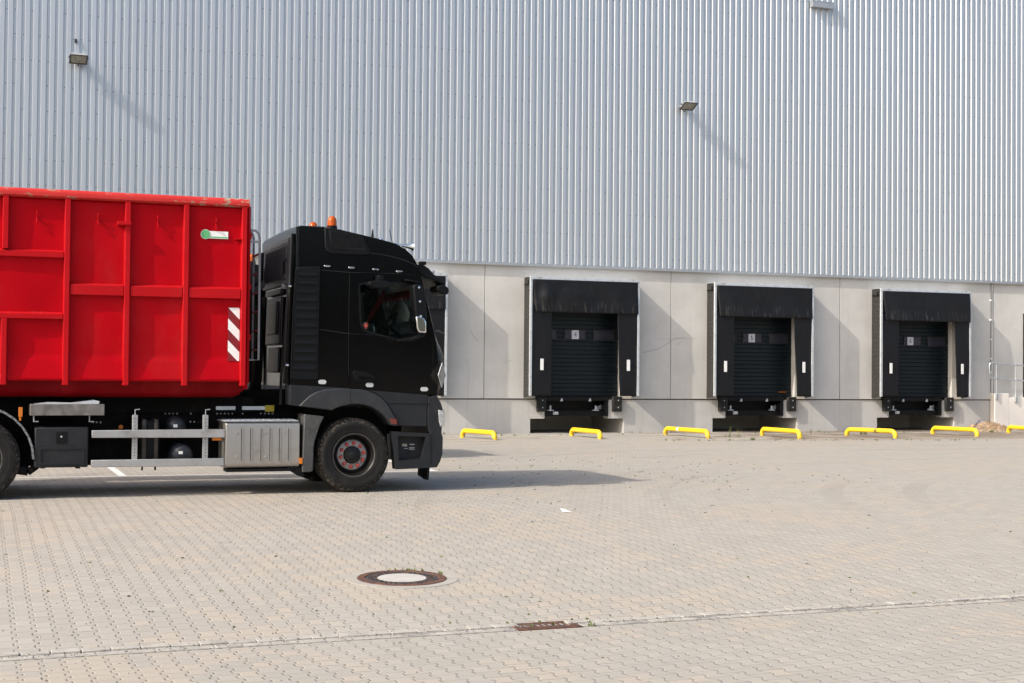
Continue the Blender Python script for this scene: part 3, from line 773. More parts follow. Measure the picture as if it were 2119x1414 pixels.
# seam rear of door lower
d = MB(); d.prism(P([(660,772),(722,777),(722,800.5),(660,797)]), YN-.008, YN-.001); d.build('locker_flap', M['black'], tr, bevel=.004)
# interior
d = MB(); d.box(A_[1][0]+.25, A_[15][0]-.1, YN+.1, YF-.1, 1.62, 1.72); d.build('cab_floor', M['plastic'], tr)
for yy in (YN+.35, YF-.95):
    sx0 = SX(752, 690, YN+.5)
    d = MB(); d.prism([(sx0-.05,1.9),(sx0+.5,1.9),(sx0+.5,2.1),(sx0+.08,2.1),(sx0-.1,2.72),(sx0-.24,2.72),(sx0-.12,2.0)], yy, yy+.55); d.prism([(sx0-.12,2.74),(sx0-.22,2.74),(sx0-.28,2.95),(sx0-.18,2.95)], yy+.12, yy+.43)
    d.build('seat', M['seat'], tr, bevel=.05, seg=3)
dx = SX(880, 690, YN+.5)
d = MB(); d.prism([(dx-.42,1.75),(dx-.05,1.75),(dx+.0,2.32),(dx-.3,2.34),(dx-.45,2.25)], YN+.12, YF-.12); d.build('dashboard', M['plastic'], tr, bevel=.03)
wc = Vector((dx-.52, YN+.68, 2.45)); d = MB(); pts = []
for k in range(25):
    t_ = 2*math.pi*k/24; pts.append(wc+Vector((.12*math.sin(t_), .22*math.cos(t_), .20*math.sin(t_))))
d.tube(pts, .016, 8, False); d.tube([wc, wc+Vector((.25,0,-.18))], .03, 8); d.build('steering_wheel', M['plastic'], tr)
# red curtain on the far window, fringe along the top
fy = YF-.07
def F(pts, y): return [(S(a, b, y).x, S(a, b, y).z) for a, b in pts]
cp_ = F([(793,600),(800,604),(783,640),(763,668),(757,666),(770,640)], YN+1.3)
d = MB(); d.prism(cp_, YN+1.3, YN+1.32); d.build('curtain', M['cloth'], tr)
fr = []; zt_ = A_[13][1]-.01
for k in range(18):
    y_ = YN+.35+k*.10; fr += [(y_, zt_-.05), (y_+.05, zt_-.12-(.03 if k % 2 else 0)), (y_+.10, zt_-.05)]
d = MB(); d.prism_x([(YN+.35, zt_)]+fr+[(YN+2.15, zt_)], A_[13][0]-.10, A_[13][0]-.085); d.build('fringe', M['cloth'], tr)
d = MB(); bc = S(828, 645, YN+1.6); d.lathe([(-.17,.03),(-.15,.13),(-.02,.16),(.1,.10),(.18,.02)], bc, 'z', 10); b_ = d.build('hanging_bag', M['beige'], tr, ang=60)
# red star sticker on the window
d = MB(); sp_ = S(757.5, 674, YN-.02)
for k in range(7):
    an = k*2*math.pi/7+.3; L = .055*(1 if k % 2 else .7)
    d.prism([(sp_.x+.012*math.cos(an+1.5), sp_.z+.012*math.sin(an+1.5)), (sp_.x+L*math.cos(an), sp_.z+L*math.sin(an)), (sp_.x+.012*math.cos(an-1.5), sp_.z+.012*math.sin(an-1.5))], YN-.0215-k*.0006, YN-.0195)
d.build('window_sticker', M['cap'], tr)
# creases and shut lines that catch the sky
def edge(px, y, rr_, name='body_crease', mt='edge'):
    d_ = MB(); d_.tube([S(a_, b_, y) for a_, b_ in px], rr_, 6); d_.build(name, M[mt], tr)
M['edge'] = pm('polished_edge', (.004,.0045,.006), .22, spec=.7, var=.1)
edge([(766,524),(790,527),(815,532),(838,539),(856,547),(866,554)], YN-.002, .006)
edge([(664,559),(724,564),(800,566),(858,569)], YN-.003, .005)
edge([(662,682),(724,691),(764,693),(790,701),(822,706)], YN-.015, .005)
edge([(723.8,568),(722,640),(721.5,720),(721.3,802)], YN-.004, .004, 'shut_line')
edge([(894,692),(896,722),(895.5,770),(894.8,815)], YN-.004, .004, 'shut_line')
edge([(618,470),(617,510),(615,552)], YN-.021, .006, 'rear_edge')
edge([(612,556),(606,650),(601.5,784)], YN-.031, .006, 'rear_edge')
edge([(636,468.6),(670,470.5)], YN+.0, .008, 'rear_edge')
# side deflector with slats
d = MB(); d.prism(P([(613,553),(662,551),(661,600),(657,786),(600.5,785),(606,650)]), YN-.03, YN-.001); df = d.build('side_deflector', M['plastic'], tr, bevel=.01)
d = MB()
for k in range(12):
    y_ = 566+k*17.6; x0 = 613-(y_-553)*.052+2; x1 = 659-(y_-553)*.02
    q = P([(x0+2, y_), (x1-3, y_+1), (x1-3, y_+4.5), (x0+2, y_+3.5)]); z0, z1 = q[0][1], q[2][1]
    d.prism_x([(YN-.031, z1-.03), (YN-.031, z0+.012), (YN-.044, z1)], q[0][0], q[1][0])
d.build('slats', M['plastic'], df)
# rear edge trim
d = MB(); d.prism(P([(612,470),(618,468),(620,553),(613,553)]), YN-.02, YN-.001); d.build('edge_trim', M['plastic'], tr, bevel=.008)
# roof side vent
d = MB(); d.prism(P([(670,471),(700,475),(748,486.5),(766,519),(764,527),(755,529.5),(682,526),(674,520),(670.5,508)]), YN-.045, YN+.02); vh = d.build('air_intake', M['plastic'], tr, bevel=.02, seg=3)
d = MB(); d.prism(P([(680,477),(744,487.5),(749,492),(756,515),(754,518),(688,515),(685,512),(679,480)]), YN-.049, YN-.0455); vp = d.build('intake_grille', M['dark'], vh)
d = MB()
for k in range(19):
    x_ = 682+k*3.75; t_ = (x_-680)/76
    d.prism(P([(x_, 478+t_*10), (x_+1.3, 478.2+t_*10), (x_+4.5, 515), (x_+3.2, 515)]), YN-.056, YN-.049)
d.build('grille_bars', M['plastic'], vp)
# side marker lights
for (px, py) in ((676.8,550.8),(727,554),(777,558),(826,562)):
    c = S(px, py, YN-.012); d = MB(); d.box(c.x-.046, c.x+.046, YN-.03, YN-.002, c.z-.013, c.z+.013); mk = d.build('marker_light', M['chrome'], tr, bevel=.008)
for (px, py) in ((667,790.7),(765,797),(878,805.7)):
    c = S(px, py, YN-.02); d = MB(); pp = []
    for k in range(8): an = -math.pi/2+k/7*math.pi; pp.append((c.x+.027+.030*math.cos(an), c.z+.030*math.sin(an)))
    for k in range(8): an = math.pi/2+k/7*math.pi; pp.append((c.x-.027+.030*math.cos(an), c.z+.030*math.sin(an)))
    d.prism(pp, YN-.022, YN-.010); d.build('reflector', M['refl'], tr)
# mirrors
YM = YN-.16
for y0, y1, s_ in ((YN-.27, YN-.05, 1), (YF+.05, YF+.27, -1)):
    d = MB(); d.prism(P([(850,592),(856,588.5),(868,590),(874.5,597),(880,655),(877,668),(863,668),(855.5,654)], YM), y0, y1); mi = d.build('mirror', M['plastic'], tr, bevel=.025, seg=3)
    d = MB(); d.prism(P([(855.5,656),(862,654),(874,659),(877.5,667),(878,690),(862,689),(858,680)], YM), y0-.004, y1+.004); d.build('chrome_cover', M['chrome'], mi, bevel=.02, seg=3)
    d = MB(); d.prism(P([(811,702),(822,704),(850,700),(874,690),(876,697),(852,706),(824,707.5)], YN-.08), (y0+.12 if s_ > 0 else YF+.015), (YN-.023 if s_ > 0 else y1-.1)); d.build('mirror_arm', M['plastic'], mi, bevel=.01)
    d = MB(); d.prism(P([(838,578),(866,584),(866,588),(838,582)], YN-.08), (y0+.1 if s_ > 0 else YF+.015), (YN-.023 if s_ > 0 else y1-.1)); d.build('upper_arm', M['plastic'], mi, bevel=.006)
    for py in (595, 624, 654.5):
        if s_ > 0: c = S(867.5+(py-595)*.06, py, y0-.004); d = MB(); d.lathe([(-.004,.0),(0,.016),(.006,.018)], c, 'y', 12); d.build('marker_dot', M['chrome'], mi)
d = MB(); c = S(783, 588, YN-.2); pp = []
for k in range(20): an = 2*math.pi*k/20; pp.append((c.x+.17*math.cos(an), c.z+.060*math.sin(an)*(1.15 if math.sin(an) < 0 else .8)))
d.prism(pp, YN-.30, YN-.10); km = d.build('kerb_mirror', M['plastic'], tr, bevel=.025, seg=3)
d = MB(); d.prism(P([(776,571),(786,571),(790,582),(776,583)], YN), YN-.18, YN-.0145); d.build('kerb_mirror_arm', M['plastic'], km, bevel=.01)
# visor and front mirror
d = MB(); d.prism(F([(862,548),(874,548),(886,556),(896,568),(910,577),(920,587),(921,592),(898,581),(879,576),(866,566)], YN+.1), YN+.06, YF-.06); vi = d.build('sun_visor', M['plastic'], tr, bevel=.012)
for px, py in ((874.5,545),(892,563)):
    d = MB(); c = S(px, py, YN+.14); d.box(c.x-.05, c.x+.05, YN+.10, YN+.2, c.z-.025, c.z+.025); d.build('roof_lamp', M['bsteel'] if px < 880 else M['headl'], vi, bevel=.015)
d = MB(); d.prism(F([(902,593),(916,589),(926,597),(927,606),(922,611),(910,609),(903,603)], YN+.1), YN+.03, YN+.42); d.build('front_mirror', M['plastic'], tr, bevel=.02)
d = MB(); d.tube([S(899,688,YN+.2), S(902,684,YN+.35)+Vector((.03,0,.0)), S(902,692,YN+.9)+Vector((.12,0,.02))], .014, 8); d.build('wiper', M['plastic'], tr)
# beacons
for px, py, y, sc_ in ((687, 469.5, YN+.32, 1.0), (648, 470, YF-.5, 1.0)):
    c = S(px, py, y); bt = rows[0][5].z+.02 if py < 470 else SZ(648, 459.5, y)-.175
    d = MB(); d.lathe([(-.02,.075),(.03,.075),(.035,.070)], (c.x, y, bt), 'z', 20); bs = d.build('beacon_base', M['bsteel'], tr)
    d = MB(); d.lathe([(.035,.068),(.10,.066),(.145,.055),(.168,.035),(.175,.005)], (c.x, y, bt), 'z', 20); d.build('beacon_lens', M['orange'], bs, ang=60)
# horns on the roof
for y in (YN+.07, YF-.3):
    a0 = S(786, 502, YN+.07); a0 = Vector((a0.x, y, a0.z)); b0 = S(855, 511, YN+.07); b0 = Vector((b0.x, y, b0.z)); dd = b0-a0
    d = MB(); d.lathe([(-.03,.042),(0,.055),(.03,.042)], a0+Vector((.0,0,.02)), 'x', 14)
    d.tube([a0, a0+dd*.55, a0+dd*.8, a0+dd*.93, b0], [.017,.019,.027,.042,.066], 14); d.lathe([(-.02,.03),(.02,.03)], a0+Vector((-.03,0,-.03)), 'x', 10)
    d.tube([a0+dd*.62, a0+dd*.62+Vector((0,0,-.06))], .02, 8); d.build('horn', M['chrome'], tr)
d = MB(); c = S(771, 489, YN+.7); d.tube([c+Vector((0,0,-.1)), c+Vector((0,0,.1))], [.03,.008], 8); d.build('roof_fin', M['plastic'], tr)
d = MB(); c = S(815, 499, YN+.9); d.tube([c+Vector((0,0,-.1)), c+Vector((-.07,0,.16))], .005, 6); d.build('antenna', M['plastic'], tr)
# rear wall of the cab
xr = A_[2][0]
def rear(y0, y1, z0, z1, t_, name, mt, bev=.01):
    d = MB(); f0 = (z0-A_[0][1])/(A_[2][1]-A_[0][1]); f1 = (z1-A_[0][1])/(A_[2][1]-A_[0][1])
    xa = A_[0][0]+(xr-A_[0][0])*f0; xb = A_[0][0]+(xr-A_[0][0])*f1
    d.add([(xa-t_,YN+y0,z0),(xa-t_,YN+y1,z0),(xb-t_,YN+y1,z1),(xb-t_,YN+y0,z1),(xa,YN+y0,z0),(xa,YN+y1,z0),(xb,YN+y1,z1),(xb,YN+y0,z1)],
          [(0,1,2,3),(7,6,5,4),(0,4,5,1),(1,5,6,2),(2,6,7,3),(3,7,4,0)]); return d.build(name, mt, tr, bevel=bev)
M['rearg'] = pm('rear_panel_paint', (.014,.0145,.0155), .42, spec=.3, var=.15); M['rearu'] = pm('upper_rear_sky_tone', (.05,.052,.056), .5, spec=.4, var=.1)  # upper panels get a lighter base colour in place of the sky's reflection
rear(.28, 2.2, 3.0, 3.68, .025, 'rear_panel', M['rearu'])
rear(.42, 2.0, 3.08, 3.34, .045, 'rear_panel', M['rearu']); rear(.42, 2.0, 3.36, 3.56, .045, 'rear_panel', M['rearu'])
d = MB()
for k in range(26):
    y_ = YN+.46+k*.058; xx = xr-.05; d.tube([(xx-.024,y_,3.09),(xx,y_,3.55)], .007, 5)
d.build('rear_ribs', M['rearu'], tr)
rear(.05, .12, 1.6, 3.7, .05, 'rear_post', M['black']); rear(.2, .26, 1.6, 3.66, .05, 'rear_post', M['rearg']); rear(2.3, 2.38, 1.6, 3.6, .05, 'rear_post', M['rearg'])
rear(.6, 1.7, 2.15, 2.85, .05, 'rear_panel', M['rearg'], .03); rear(.8, 1.5, 2.3, 2.78, .075, 'rear_panel', M['rearg'], .02); rear(.62, 1.68, 2.88, 2.96, .06, 'rear_panel', M['rearg'])
rear(.75, 1.55, 1.75, 2.12, .03, 'rear_panel', M['rearg'], .02)
for y_ in (.33, .40, 2.05, 2.13, 2.2):
    d = MB(); d.tube([(A_[0][0]-.06, YN+y_, 1.3), (A_[0][0]-.05, YN+y_, 1.7), (A_[0][0]+.03, YN+y_, 2.9)], .014, 6); d.build('rear_pipe', M['rearg'], tr)
for y_, z_ in ((.12, 2.96), (.1, 1.86)):
    d = MB(); xx = A_[0][0]+(xr-A_[0][0])*((z_-A_[0][1])/(A_[2][1]-A_[0][1])); d.lathe([(-.06,.0),(-.05,.02),(-.02,.022),(0,.014)], (xx-.02, YN+y_-.09, z_), 'x', 10); d.build('hinge_bolt', M['chrome'], tr)
d = MB(); d.box(A_[1][0]-.03, A_[1][0]+.03, YN+.55, YN+.66, 2.97, 3.02); d.build('rear_latch', M['galv'], tr)
for y_ in (.42, 2.12):
    d = MB(); d.box(xr-.1, xr-.05, YN+y_, YN+y_+.09, 3.16, 3.34); d.build('work_lamp', M['bsteel'], tr, bevel=.01)
# lower grey body
G1 = P([(600,797),(722.5,803.5),(722.5,806),(669,806.5),(652,812),(638,821),(617,841),(600.5,838)])
d = MB(); d.prism(G1, YN-.022, YN+.35); d.build('rear_skirt', M['grey'], tr, bevel=.006)
OUT = [(616.5,840.5),(638,820),(652,811.5),(669,806),(695,804),(722,805),(745,806),(758,808.5),(775,815),(788,823.5),(799,835),(807.5,849),(815,862),(820,874),(822.5,881)]
INN = [(816,882),(807,880),(797.6,866),(788,856),(778,849),(768,843),(757,839),(740,836.5),(724,837),(705,841),(693,845),(685,849.5)]
d = MB(); d.prism(P(OUT+INN), YN-.06, YN+.42); d.build('wheel_arch', M['arch'], tr, bevel=.018, seg=3)
d = MB(); d.box(S(723,805,YN).x-.004, S(723,805,YN).x+.004, YN-.0625, YN-.0605, S(723,836,YN).z, S(723,806,YN).z); d.build('arch_seam', M['dark'], tr)
G3 = P([(760,808),(884.5,817.5),(883.5,830),(882,883),(823.5,881),(815,861),(807.5,848),(799,834),(788,822.5),(775,814)])
d = MB(); d.prism(G3, YN-.022, YN+.3); d.build('front_skirt', M['grey'], tr, bevel=.008)
d = MB(); d.prism(P([(800,831),(884,833),(884,836),(802,834.5)]), YN-.032, YN-.0225); d.build('skirt_crease', M['grey'], tr, bevel=.003)
d = MB(); d.prism(P([(804,866),(818,867.5),(819,878),(808,877.5)]), YN-.07, YN-.0605); d.build('side_marker', M['redlens'], tr, bevel=.006)
MF = P([(629,857),(634,858),(670,862),(661,880),(655,899),(650,915),(648,932),(647,973),(643,977),(625,977)])
d = MB(); d.prism(MF, YN-.035, YN+.40); d.build('rear_arch_flap', M['greydirt'], tr, bevel=.012)
d = MB(); d.prism(P([(594,967),(622,968),(630,985),(624,987),(612,980)]), YN+.02, YN+.3); d.build('mud_flap', M['bsteel'], tr)
# step box
o_ = P([(811.5,893),(889,897),(889,968),(818,971.5),(815,930)]); hole = P([(822,902),(880,904),(872,950),(824,953)])
d = MB(); d.plate(o_, [hole], YN-.03, YN+.16); sb = d.build('step_box', M['grey'], tr, bevel=.01)
d = MB(); d.prism(P([(819,898),(884,900),(884,958),(820,960)]), YN+.10, YN+.14); d.build('step_recess', M['grey'], sb)
d = MB(); d.prism(P([(836,919),(846,919.5),(846,925),(836,925)]), YN+.092, YN+.099); d.build('step_label', M['beige'], sb)
d = MB()
for a_, b_ in (((848,919),(858,921)),((836,928),(845,929)),((847,926),(858,927.5)),((847,929),(858,930.5))):
    q0, q1 = S(*a_, YN+.09), S(*b_, YN+.09); d.box(q0.x, q1.x, YN+.092, YN+.099, q1.z, q0.z)
d.build('step_print', M['lampb'], sb)
d = MB(); [d.lathe([(.085,.018),(.098,.018)], S(px, py, YN+.09)-Vector((0, .09+YN, 0))+Vector((0,YN,0)), 'y', 10) for px, py in ((846.5,935.5),(873,928),(874,917))]; d.build('step_hole', M['dark'], sb)
# bumper across the front
BP = [(884.5,822),(893,820),(903,818.5),(912,836),(915,846),(914.5,870),(912.5,897),(915.5,905),(915,938),(910,955),(903,967.5),(882,968),(889.5,897),(883.5,881)]
bpA = P(BP); bm_ = MB(); sts = [(-.02,-.0),(.05,.02),(.3,.10),(.8,.17),(1.25,.19),(1.7,.17),(2.2,.10),(2.45,.02),(2.52,0)]
vs = []; 
for y, dx_ in sts:
    for i, (x, z) in enumerate(bpA): vs.append((x+(dx_ if 2 <= i <= 10 else 0), YN+y, z))
nb = len(bpA)
bm_.add(vs, [(j*nb+i, j*nb+(i+1)%nb, (j+1)*nb+(i+1)%nb, (j+1)*nb+i) for j in range(len(sts)-1) for i in range(nb)]+[tuple(range(nb-1,-1,-1)), tuple((len(sts)-1)*nb+i for i in range(nb))])
bu = bm_.build('bumper', M['grey'], tr, bevel=.012)
d = MB(); d.prism(P([(883.5,819),(887,818.5),(887.5,824),(886.5,882),(883,882)]), YN-.008, YN+.1); d.build('panel_gap', M['dark'], tr)
for y0, y1 in ((YN-.024, YN+.30), (YF-.30, YF+.024)):
    d = MB(); d.prism([(x+.012, z) for x, z in P([(904.5,848),(914.8,850),(914.5,870),(912.8,879),(908.5,884),(905.5,872)])], y0, y1); d.build('headlight', M['headl'], tr, bevel=.008)
d = MB(); d.prism(P([(881,966),(896,967),(893.5,996),(880,987)]), YN+.35, YN+.38); d.prism(P([(889,966),(896,967),(893,996),(891,995)]), YN+.15, YN+.35); d.build('under_spoiler', M['bsteel'], tr)
# hazard placard on the corner
pc = S(914.0, 776.5, YN-.06); nrm = Vector((.81,-.58,0)).normalized(); tg = Vector((-nrm.y, nrm.x, 0))
def diamond(h, off, t_):
    m_ = MB(); q = [pc+nrm*off+tg*h, pc+nrm*off+Vector((0,0,h)), pc+nrm*off-tg*h, pc+nrm*off-Vector((0,0,h))]
    m_.add(q+[v+nrm*t_ for v in q], [(0,1,2,3),(7,6,5,4),(0,4,5,1),(1,5,6,2),(2,6,7,3),(3,7,4,0)]); return m_
dp = diamond(.178, 0, .006).build('placard', M['white'], tr); diamond(.163, .0062, .001).build('placard_border', M['ink'], dp); diamond(.155, .0075, .001).build('placard_face', M['flange'], dp); diamond(.085, .0088, .001).build('placard_symbol', M['beige'], dp)

# wheels
def wheel(name, loc, flip=False):
    d = MB(); d.lathe([(.02,.285),(-.0,.300),(.0,.312),(.012,.318),(.3,.318)], (0,0,0), 'y', 48, False)
    d.lathe([(.02,.285),(.05,.272),(.12,.262),(.155,.235),(.16,.21)], (0,0,0), 'y', 48, False)
    wo = d.build('wheel', M['rim'], tr, loc=loc)
    d = MB(); d.lathe([(.004,.296),(-.004,.301),(-.003,.309),(.004,.312)], (0,0,0), 'y', 48, False); d.build('rim_lip', M['lip'], wo, loc=loc)
    d = MB(); d.lathe([(.16,.215),(.125,.212),(.115,.19),(.115,.128),(.13,.12)], (0,0,0), 'y', 48, False); fl2 = d.build('wheel_flange', M['flange'], wo, loc=loc)
    d = MB(); d.lathe([(.15,.128),(.10,.126),(.07,.115),(.06,.09),(.055,.06),(.045,.045),(.04,0.002)], (0,0,0), 'y', 32)
    for k in range(10):
        an = 2*math.pi*k/10; d.lathe([(.048,.010),(.07,.012)], (.092*math.cos(an),0,.092*math.sin(an)), 'y', 8)
    d.build('hub', M['rim'], wo, loc=loc)
    d = MB(); d.lathe([(.012,.312),(-.004,.318),(-.012,.335),(-.006,.36),(-.018,.40),(-.022,.44),(-.012,.478),(.006,.500),(.014,.503),(.03,.517),(.06,.523),(.12,.526),(.2,.527),(.28,.526),(.34,.523),(.37,.517),(.386,.50),(.40,.44),(.39,.36),(.37,.312)], (0,0,0), 'y', 72, False)
    # shoulder blocks and tread grooves
    for k in range(72):
        an = 2*math.pi*(k+.5)/72
        c_, s_ = math.cos(an), math.sin(an); t_ = Vector((-s_,0,c_)); r_ = Vector((c_,0,s_))
        q = [r_*.500+Vector((0,.004,0))-t_*.014, r_*.500+Vector((0,.004,0))+t_*.014, r_*.525+Vector((0,.06,0))+t_*.014, r_*.525+Vector((0,.06,0))-t_*.014]
        q2 = [v-r_*.03+Vector((0,.03,0)) for v in q]
        d.add([v for v in q]+q2, [(0,1,2,3),(7,6,5,4),(0,4,5,1),(1,5,6,2),(2,6,7,3),(3,7,4,0)])
    # size lettering
    txt = '385/65 R 22.5'
    for k, ch in enumerate(txt):
        if ch == ' ': continue
        an = math.pi/2+.36-k*.058
        vs_, fs_ = text_mesh(ch, .045, 'character')
        rt = Matrix.Rotation(an-math.pi/2, 3, 'Z')
        d.add([(lambda w_: (w_.x+.405*math.cos(an), -.0215-v.z*.7, w_.y+.405*math.sin(an)))(rt@Vector((v.x, v.y, 0))) for v in vs_], fs_)
    d.build('tyre', M['rubber'], wo, loc=loc, ang=40)
    for k in range(10):
        an = 2*math.pi*(k+.3)/10; d = MB(); d.lathe([(.118,.029),(.112,.029),(.112,.025),(.085,.024),(.072,.018),(.068,.004)], (.1685*math.cos(an),0,.1685*math.sin(an)), 'y', 12)
        d.build('wheel_nut', M['cap'], wo, loc=loc)
    return wo
fwx = S(733, 944, YN).x; WZ = TG+.525
fw = wheel('wheel', (fwx, YN+.01, WZ))
rwx = S(-47, 944, YN).x
def copy_wheel(x, y, flip):
    c_ = copy_tree(fw, tr); c_.location = Vector((x, y, WZ))-WL[tr]; c_.rotation_euler = (0, random.uniform(0, 3), math.pi if flip else 0); return c_
copy_wheel(fwx, YF-.01, True)
for x in (rwx, rwx-1.35): copy_wheel(x, YN+.01, False); copy_wheel(x, YF-.01, True)
# wheel well liner
d = MB(); d.box(fwx-.6, fwx+.6, YN+.45, YF-.45, .5, 1.25); d.build('wheel_well', M['chassis'], tr)
for ax_ in (rwx, rwx-1.35): d = MB(); d.box(ax_-.08, ax_+.08, YN+.3, YF-.3, .5, .68); d.build('axle', M['chassis'], tr)
# chassis
d = MB()
xe = A_[19][0]-.3
for y in (YN+.78, YF-.85): d.box(-5.5, xe, y, y+.08, .86, 1.18)
for x in (-4, -2, -.5, 1.2, 2.4, 3.4, 4.4): d.box(x, x+.1, YN+.86, YF-.86, .9, 1.12)
d.box(-5.5, 3.7, YN+.7, YN+.78, 1.18, 1.40); d.box(-5.5, 3.7, YF-.78, YF-.7, 1.18, 1.40); d.box(.4, 3.4, YN+.9, YN+1.4, .45, .95); d.box(-1.2, 4.3, YN+1.0, YF-.5, .48, .9); d.box(2.6, 4.4, YN+.92, YF-.6, .6, 1.5)  # rails, then low boxes added to block light beneath the truck
d.build('chassis_frame_and_blockers', M['chassis'], tr)
d = MB()
for px, py in [(342+i*8.2, 856) for i in range(4)]+[(395,856)]+[(449+i*8, 856) for i in range(5)]+[(502,856)]+[(540+i*8, 856) for i in range(4)]+[(192+i*8, 874) for i in range(3)]+[(363+i*0, 873) for i in range(1)]+[(394+i*8, 873) for i in range(4)]:
    c = S(px, py, YN+.77); d.lathe([(-.012,.012),(.006,.016),(.01,.016)], (c.x, YN+.77, c.z), 'y', 8)
stuff(d.build('frame_bolts', M['lampb'], tr))
for a_, b_, mt in (((447,841),(487,848.5),'alu'),((501,841),(548,848.5),'alu'),((548.5,839),(567,852),'ysign')):
    q0, q1 = S(*a_, YN+.69), S(*b_, YN+.69); d = MB(); d.box(q0.x, q1.x, YN+.685, YN+.698, q1.z, q0.z); d.build('reflective_strip' if mt == 'alu' else 'warning_label', M[mt], tr)
# hook-lift arm between container and cab
d = MB(); d.prism(F([(516,826),(540,826),(546,640),(535,600),(527,604),(533,650),(528,780)], YN+1.1), YN+1.1, YN+1.4); d.build('hook_arm', M['chassis'], tr, bevel=.01)
d = MB(); hk = S(541, 591, YN+1.0); d.lathe([(-.03,.05),(.03,.05)], hk, 'y', 14); d.tube([hk, S(524,606,YN+1.0)], .035, 8); d.build('hook', M['greydirt'], tr)
# exhaust / tread box
bz0, bz1 = SZ(540, 969, YN), SZ(540, 873, YN); bx0, bx1 = SX(467, 920, YN), SX(620, 920, YN)
rr = .055; pr = [(YN+.62, bz0), (YN+.62, bz1)]
for k in range(7): an = math.pi/2+k/6*math.pi/2; pr.append((YN+rr+rr*math.cos(an), bz1-rr+rr*math.sin(an)))
for k in range(7): an = math.pi+k/6*math.pi/2; pr.append((YN+rr*1.4+rr*1.4*math.cos(an), bz0+rr*1.4+rr*1.4*math.sin(an)))
d = MB(); d.prism_x(pr, bx0, bx1); tb = d.build('steel_step_box', M['steel'], tr, bevel=.006)
d = MB(); d.box(bx0-.03, bx1-.02, YN-.005, YN+.60, bz1+.003, bz1+.018); 
for i in range(14):
    for j in range(4): d.box(bx0+.03+i*.07, bx0+.07+i*.07, YN+.04+j*.13, YN+.08+j*.13, bz1+.019, bz1+.026)
d.build('tread_plate', M['galv'], tb, bevel=.003)
for px in (500,519,540.5,559,578.5,597.5):
    q0, q1 = S(px-1.2, 887, YN), S(px+1.2, 954, YN); d = MB(); d.box(q0.x, q1.x, YN-.0025, YN+.004, q1.z, q0.z); d.box(q0.x+.018, q0.x+.024, YN-.008, YN+.004, q1.z-.006, q0.z+.006); d.box(q0.x, q0.x+.018, YN-.004, YN+.004, q0.z+.001, q0.z+.006); d.build('slot', M['steel'], tb)
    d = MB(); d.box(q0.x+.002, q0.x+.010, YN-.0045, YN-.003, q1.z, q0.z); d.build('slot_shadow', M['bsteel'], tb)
for px in (490, 549, 587.5):
    for py in (896, 946): c = S(px, py, YN); d = MB(); d.lathe([(-.006,.012),(-.004,.022),(.003,.024)], (c.x, YN, c.z), 'y', 14); d.build('rivet', M['steel'], tb, ang=60)
d = MB(); d.box(bx0+.02, bx1-.05, YN+.02, YN+.3, bz0-.05, bz0-.012); d.build('box_rail', M['bsteel'], tb)
# side guards
def bar(p0, p1, p2, p3, y): d_ = MB(); d_.prism(P([p0, p1, p2, p3], y), y, y+.035); return d_
bar((190,891),(465.5,888.5),(465.5,906),(190,906.5), YN+.0).build('side_guard', M['guard'], tr, bevel=.008)
bar((188.5,952.5),(463.5,948.5),(463.5,964.5),(188.5,967.5), YN+.0).build('side_guard', M['guard'], tr, bevel=.008)
for px in (279, 425):
    q0, q1 = S(px-5, 859, YN+.04), S(px+5, 951, YN+.04); d = MB(); d.box(q0.x, q1.x, YN+.037, YN+.07, q1.z, q0.z); gp_ = d.build('guard_post', M['guard'], tr, bevel=.004)
    d = MB(); [d.lathe([(-.002,.007),(.0,.007)], ((q0.x+q1.x)/2, YN+.036, q1.z+.05+i*.045), 'y', 8) for i in range(12)]; stuff(d.build('post_holes', M['dark'], gp_))
    d = MB(); d.tube([((q0.x+q1.x)/2, YN+.05, q0.z), ((q0.x+q1.x)/2, YN+.05, q0.z+.07), ((q0.x+q1.x)/2+.06, YN+.05, q0.z+.075)], .007, 6); d.build('post_hook', M['galv'], gp_)
    d = MB(); d.box((q0.x+q1.x)/2-.03, (q0.x+q1.x)/2+.03, YN+.07, YN+.8, q0.z-.12, q0.z-.06); d.build('post_bracket', M['chassis'], gp_)
# tanks between
c = S(366, 882, YN+.45); d = MB(); d.lathe([(-.05,.003),(-.045,.05),(-.02,.095),(.02,.125),(.06,.130),(.6,.130)], (c.x, YN+.42, c.z), 'y', 24); at = d.build('air_tank', M['tank'], tr, ang=50)
d = MB(); q = S(363, 881.5, YN+.36); d.box(q.x-.028, q.x+.028, YN+.362, YN+.366, q.z-.02, q.z+.02); d.build('tank_label', M['white'], at)
c = S(375, 942, YN+.35); d = MB(); d.lathe([(-.05,.003),(-.045,.06),(-.02,.115),(.02,.150),(.06,.158),(.6,.158)], (c.x, YN+.3, c.z), 'y', 24); at = d.build('air_tank', M['tank'], tr, ang=50)
d = MB(); q = S(374, 937, YN+.24); d.box(q.x-.028, q.x+.028, YN+.242, YN+.246, q.z-.02, q.z+.02); d.build('tank_label', M['white'], at)
q0, q1 = S(290, 869, YN+.3), S(329, 950, YN+.3); cxx = (q0.x+q1.x)/2
d = MB(); d.box(q0.x, q1.x, YN+.22, YN+.75, q1.z, q0.z); ft = d.build('fluid_tank', M['plastic'], tr, bevel=.05, seg=4)
for xx in (q0.x+.05, q1.x-.05): d = MB(); d.box(xx-.025, xx+.025, YN+.212, YN+.76, q1.z-.01, q0.z+.008); d.build('strap', M['brown'], ft, bevel=.008)
for px in (294, 321):
    q = S(px, 968, YN+.3); d = MB(); d.box(q.x-.05, q.x+.05, YN+.25, YN+.35, q.z+.02, q.z+.09); d.tube([q+Vector((0,0,.04)), q+Vector((0,0,-.035))], .012, 6); d.build('drain_cock', M['bsteel'], ft)
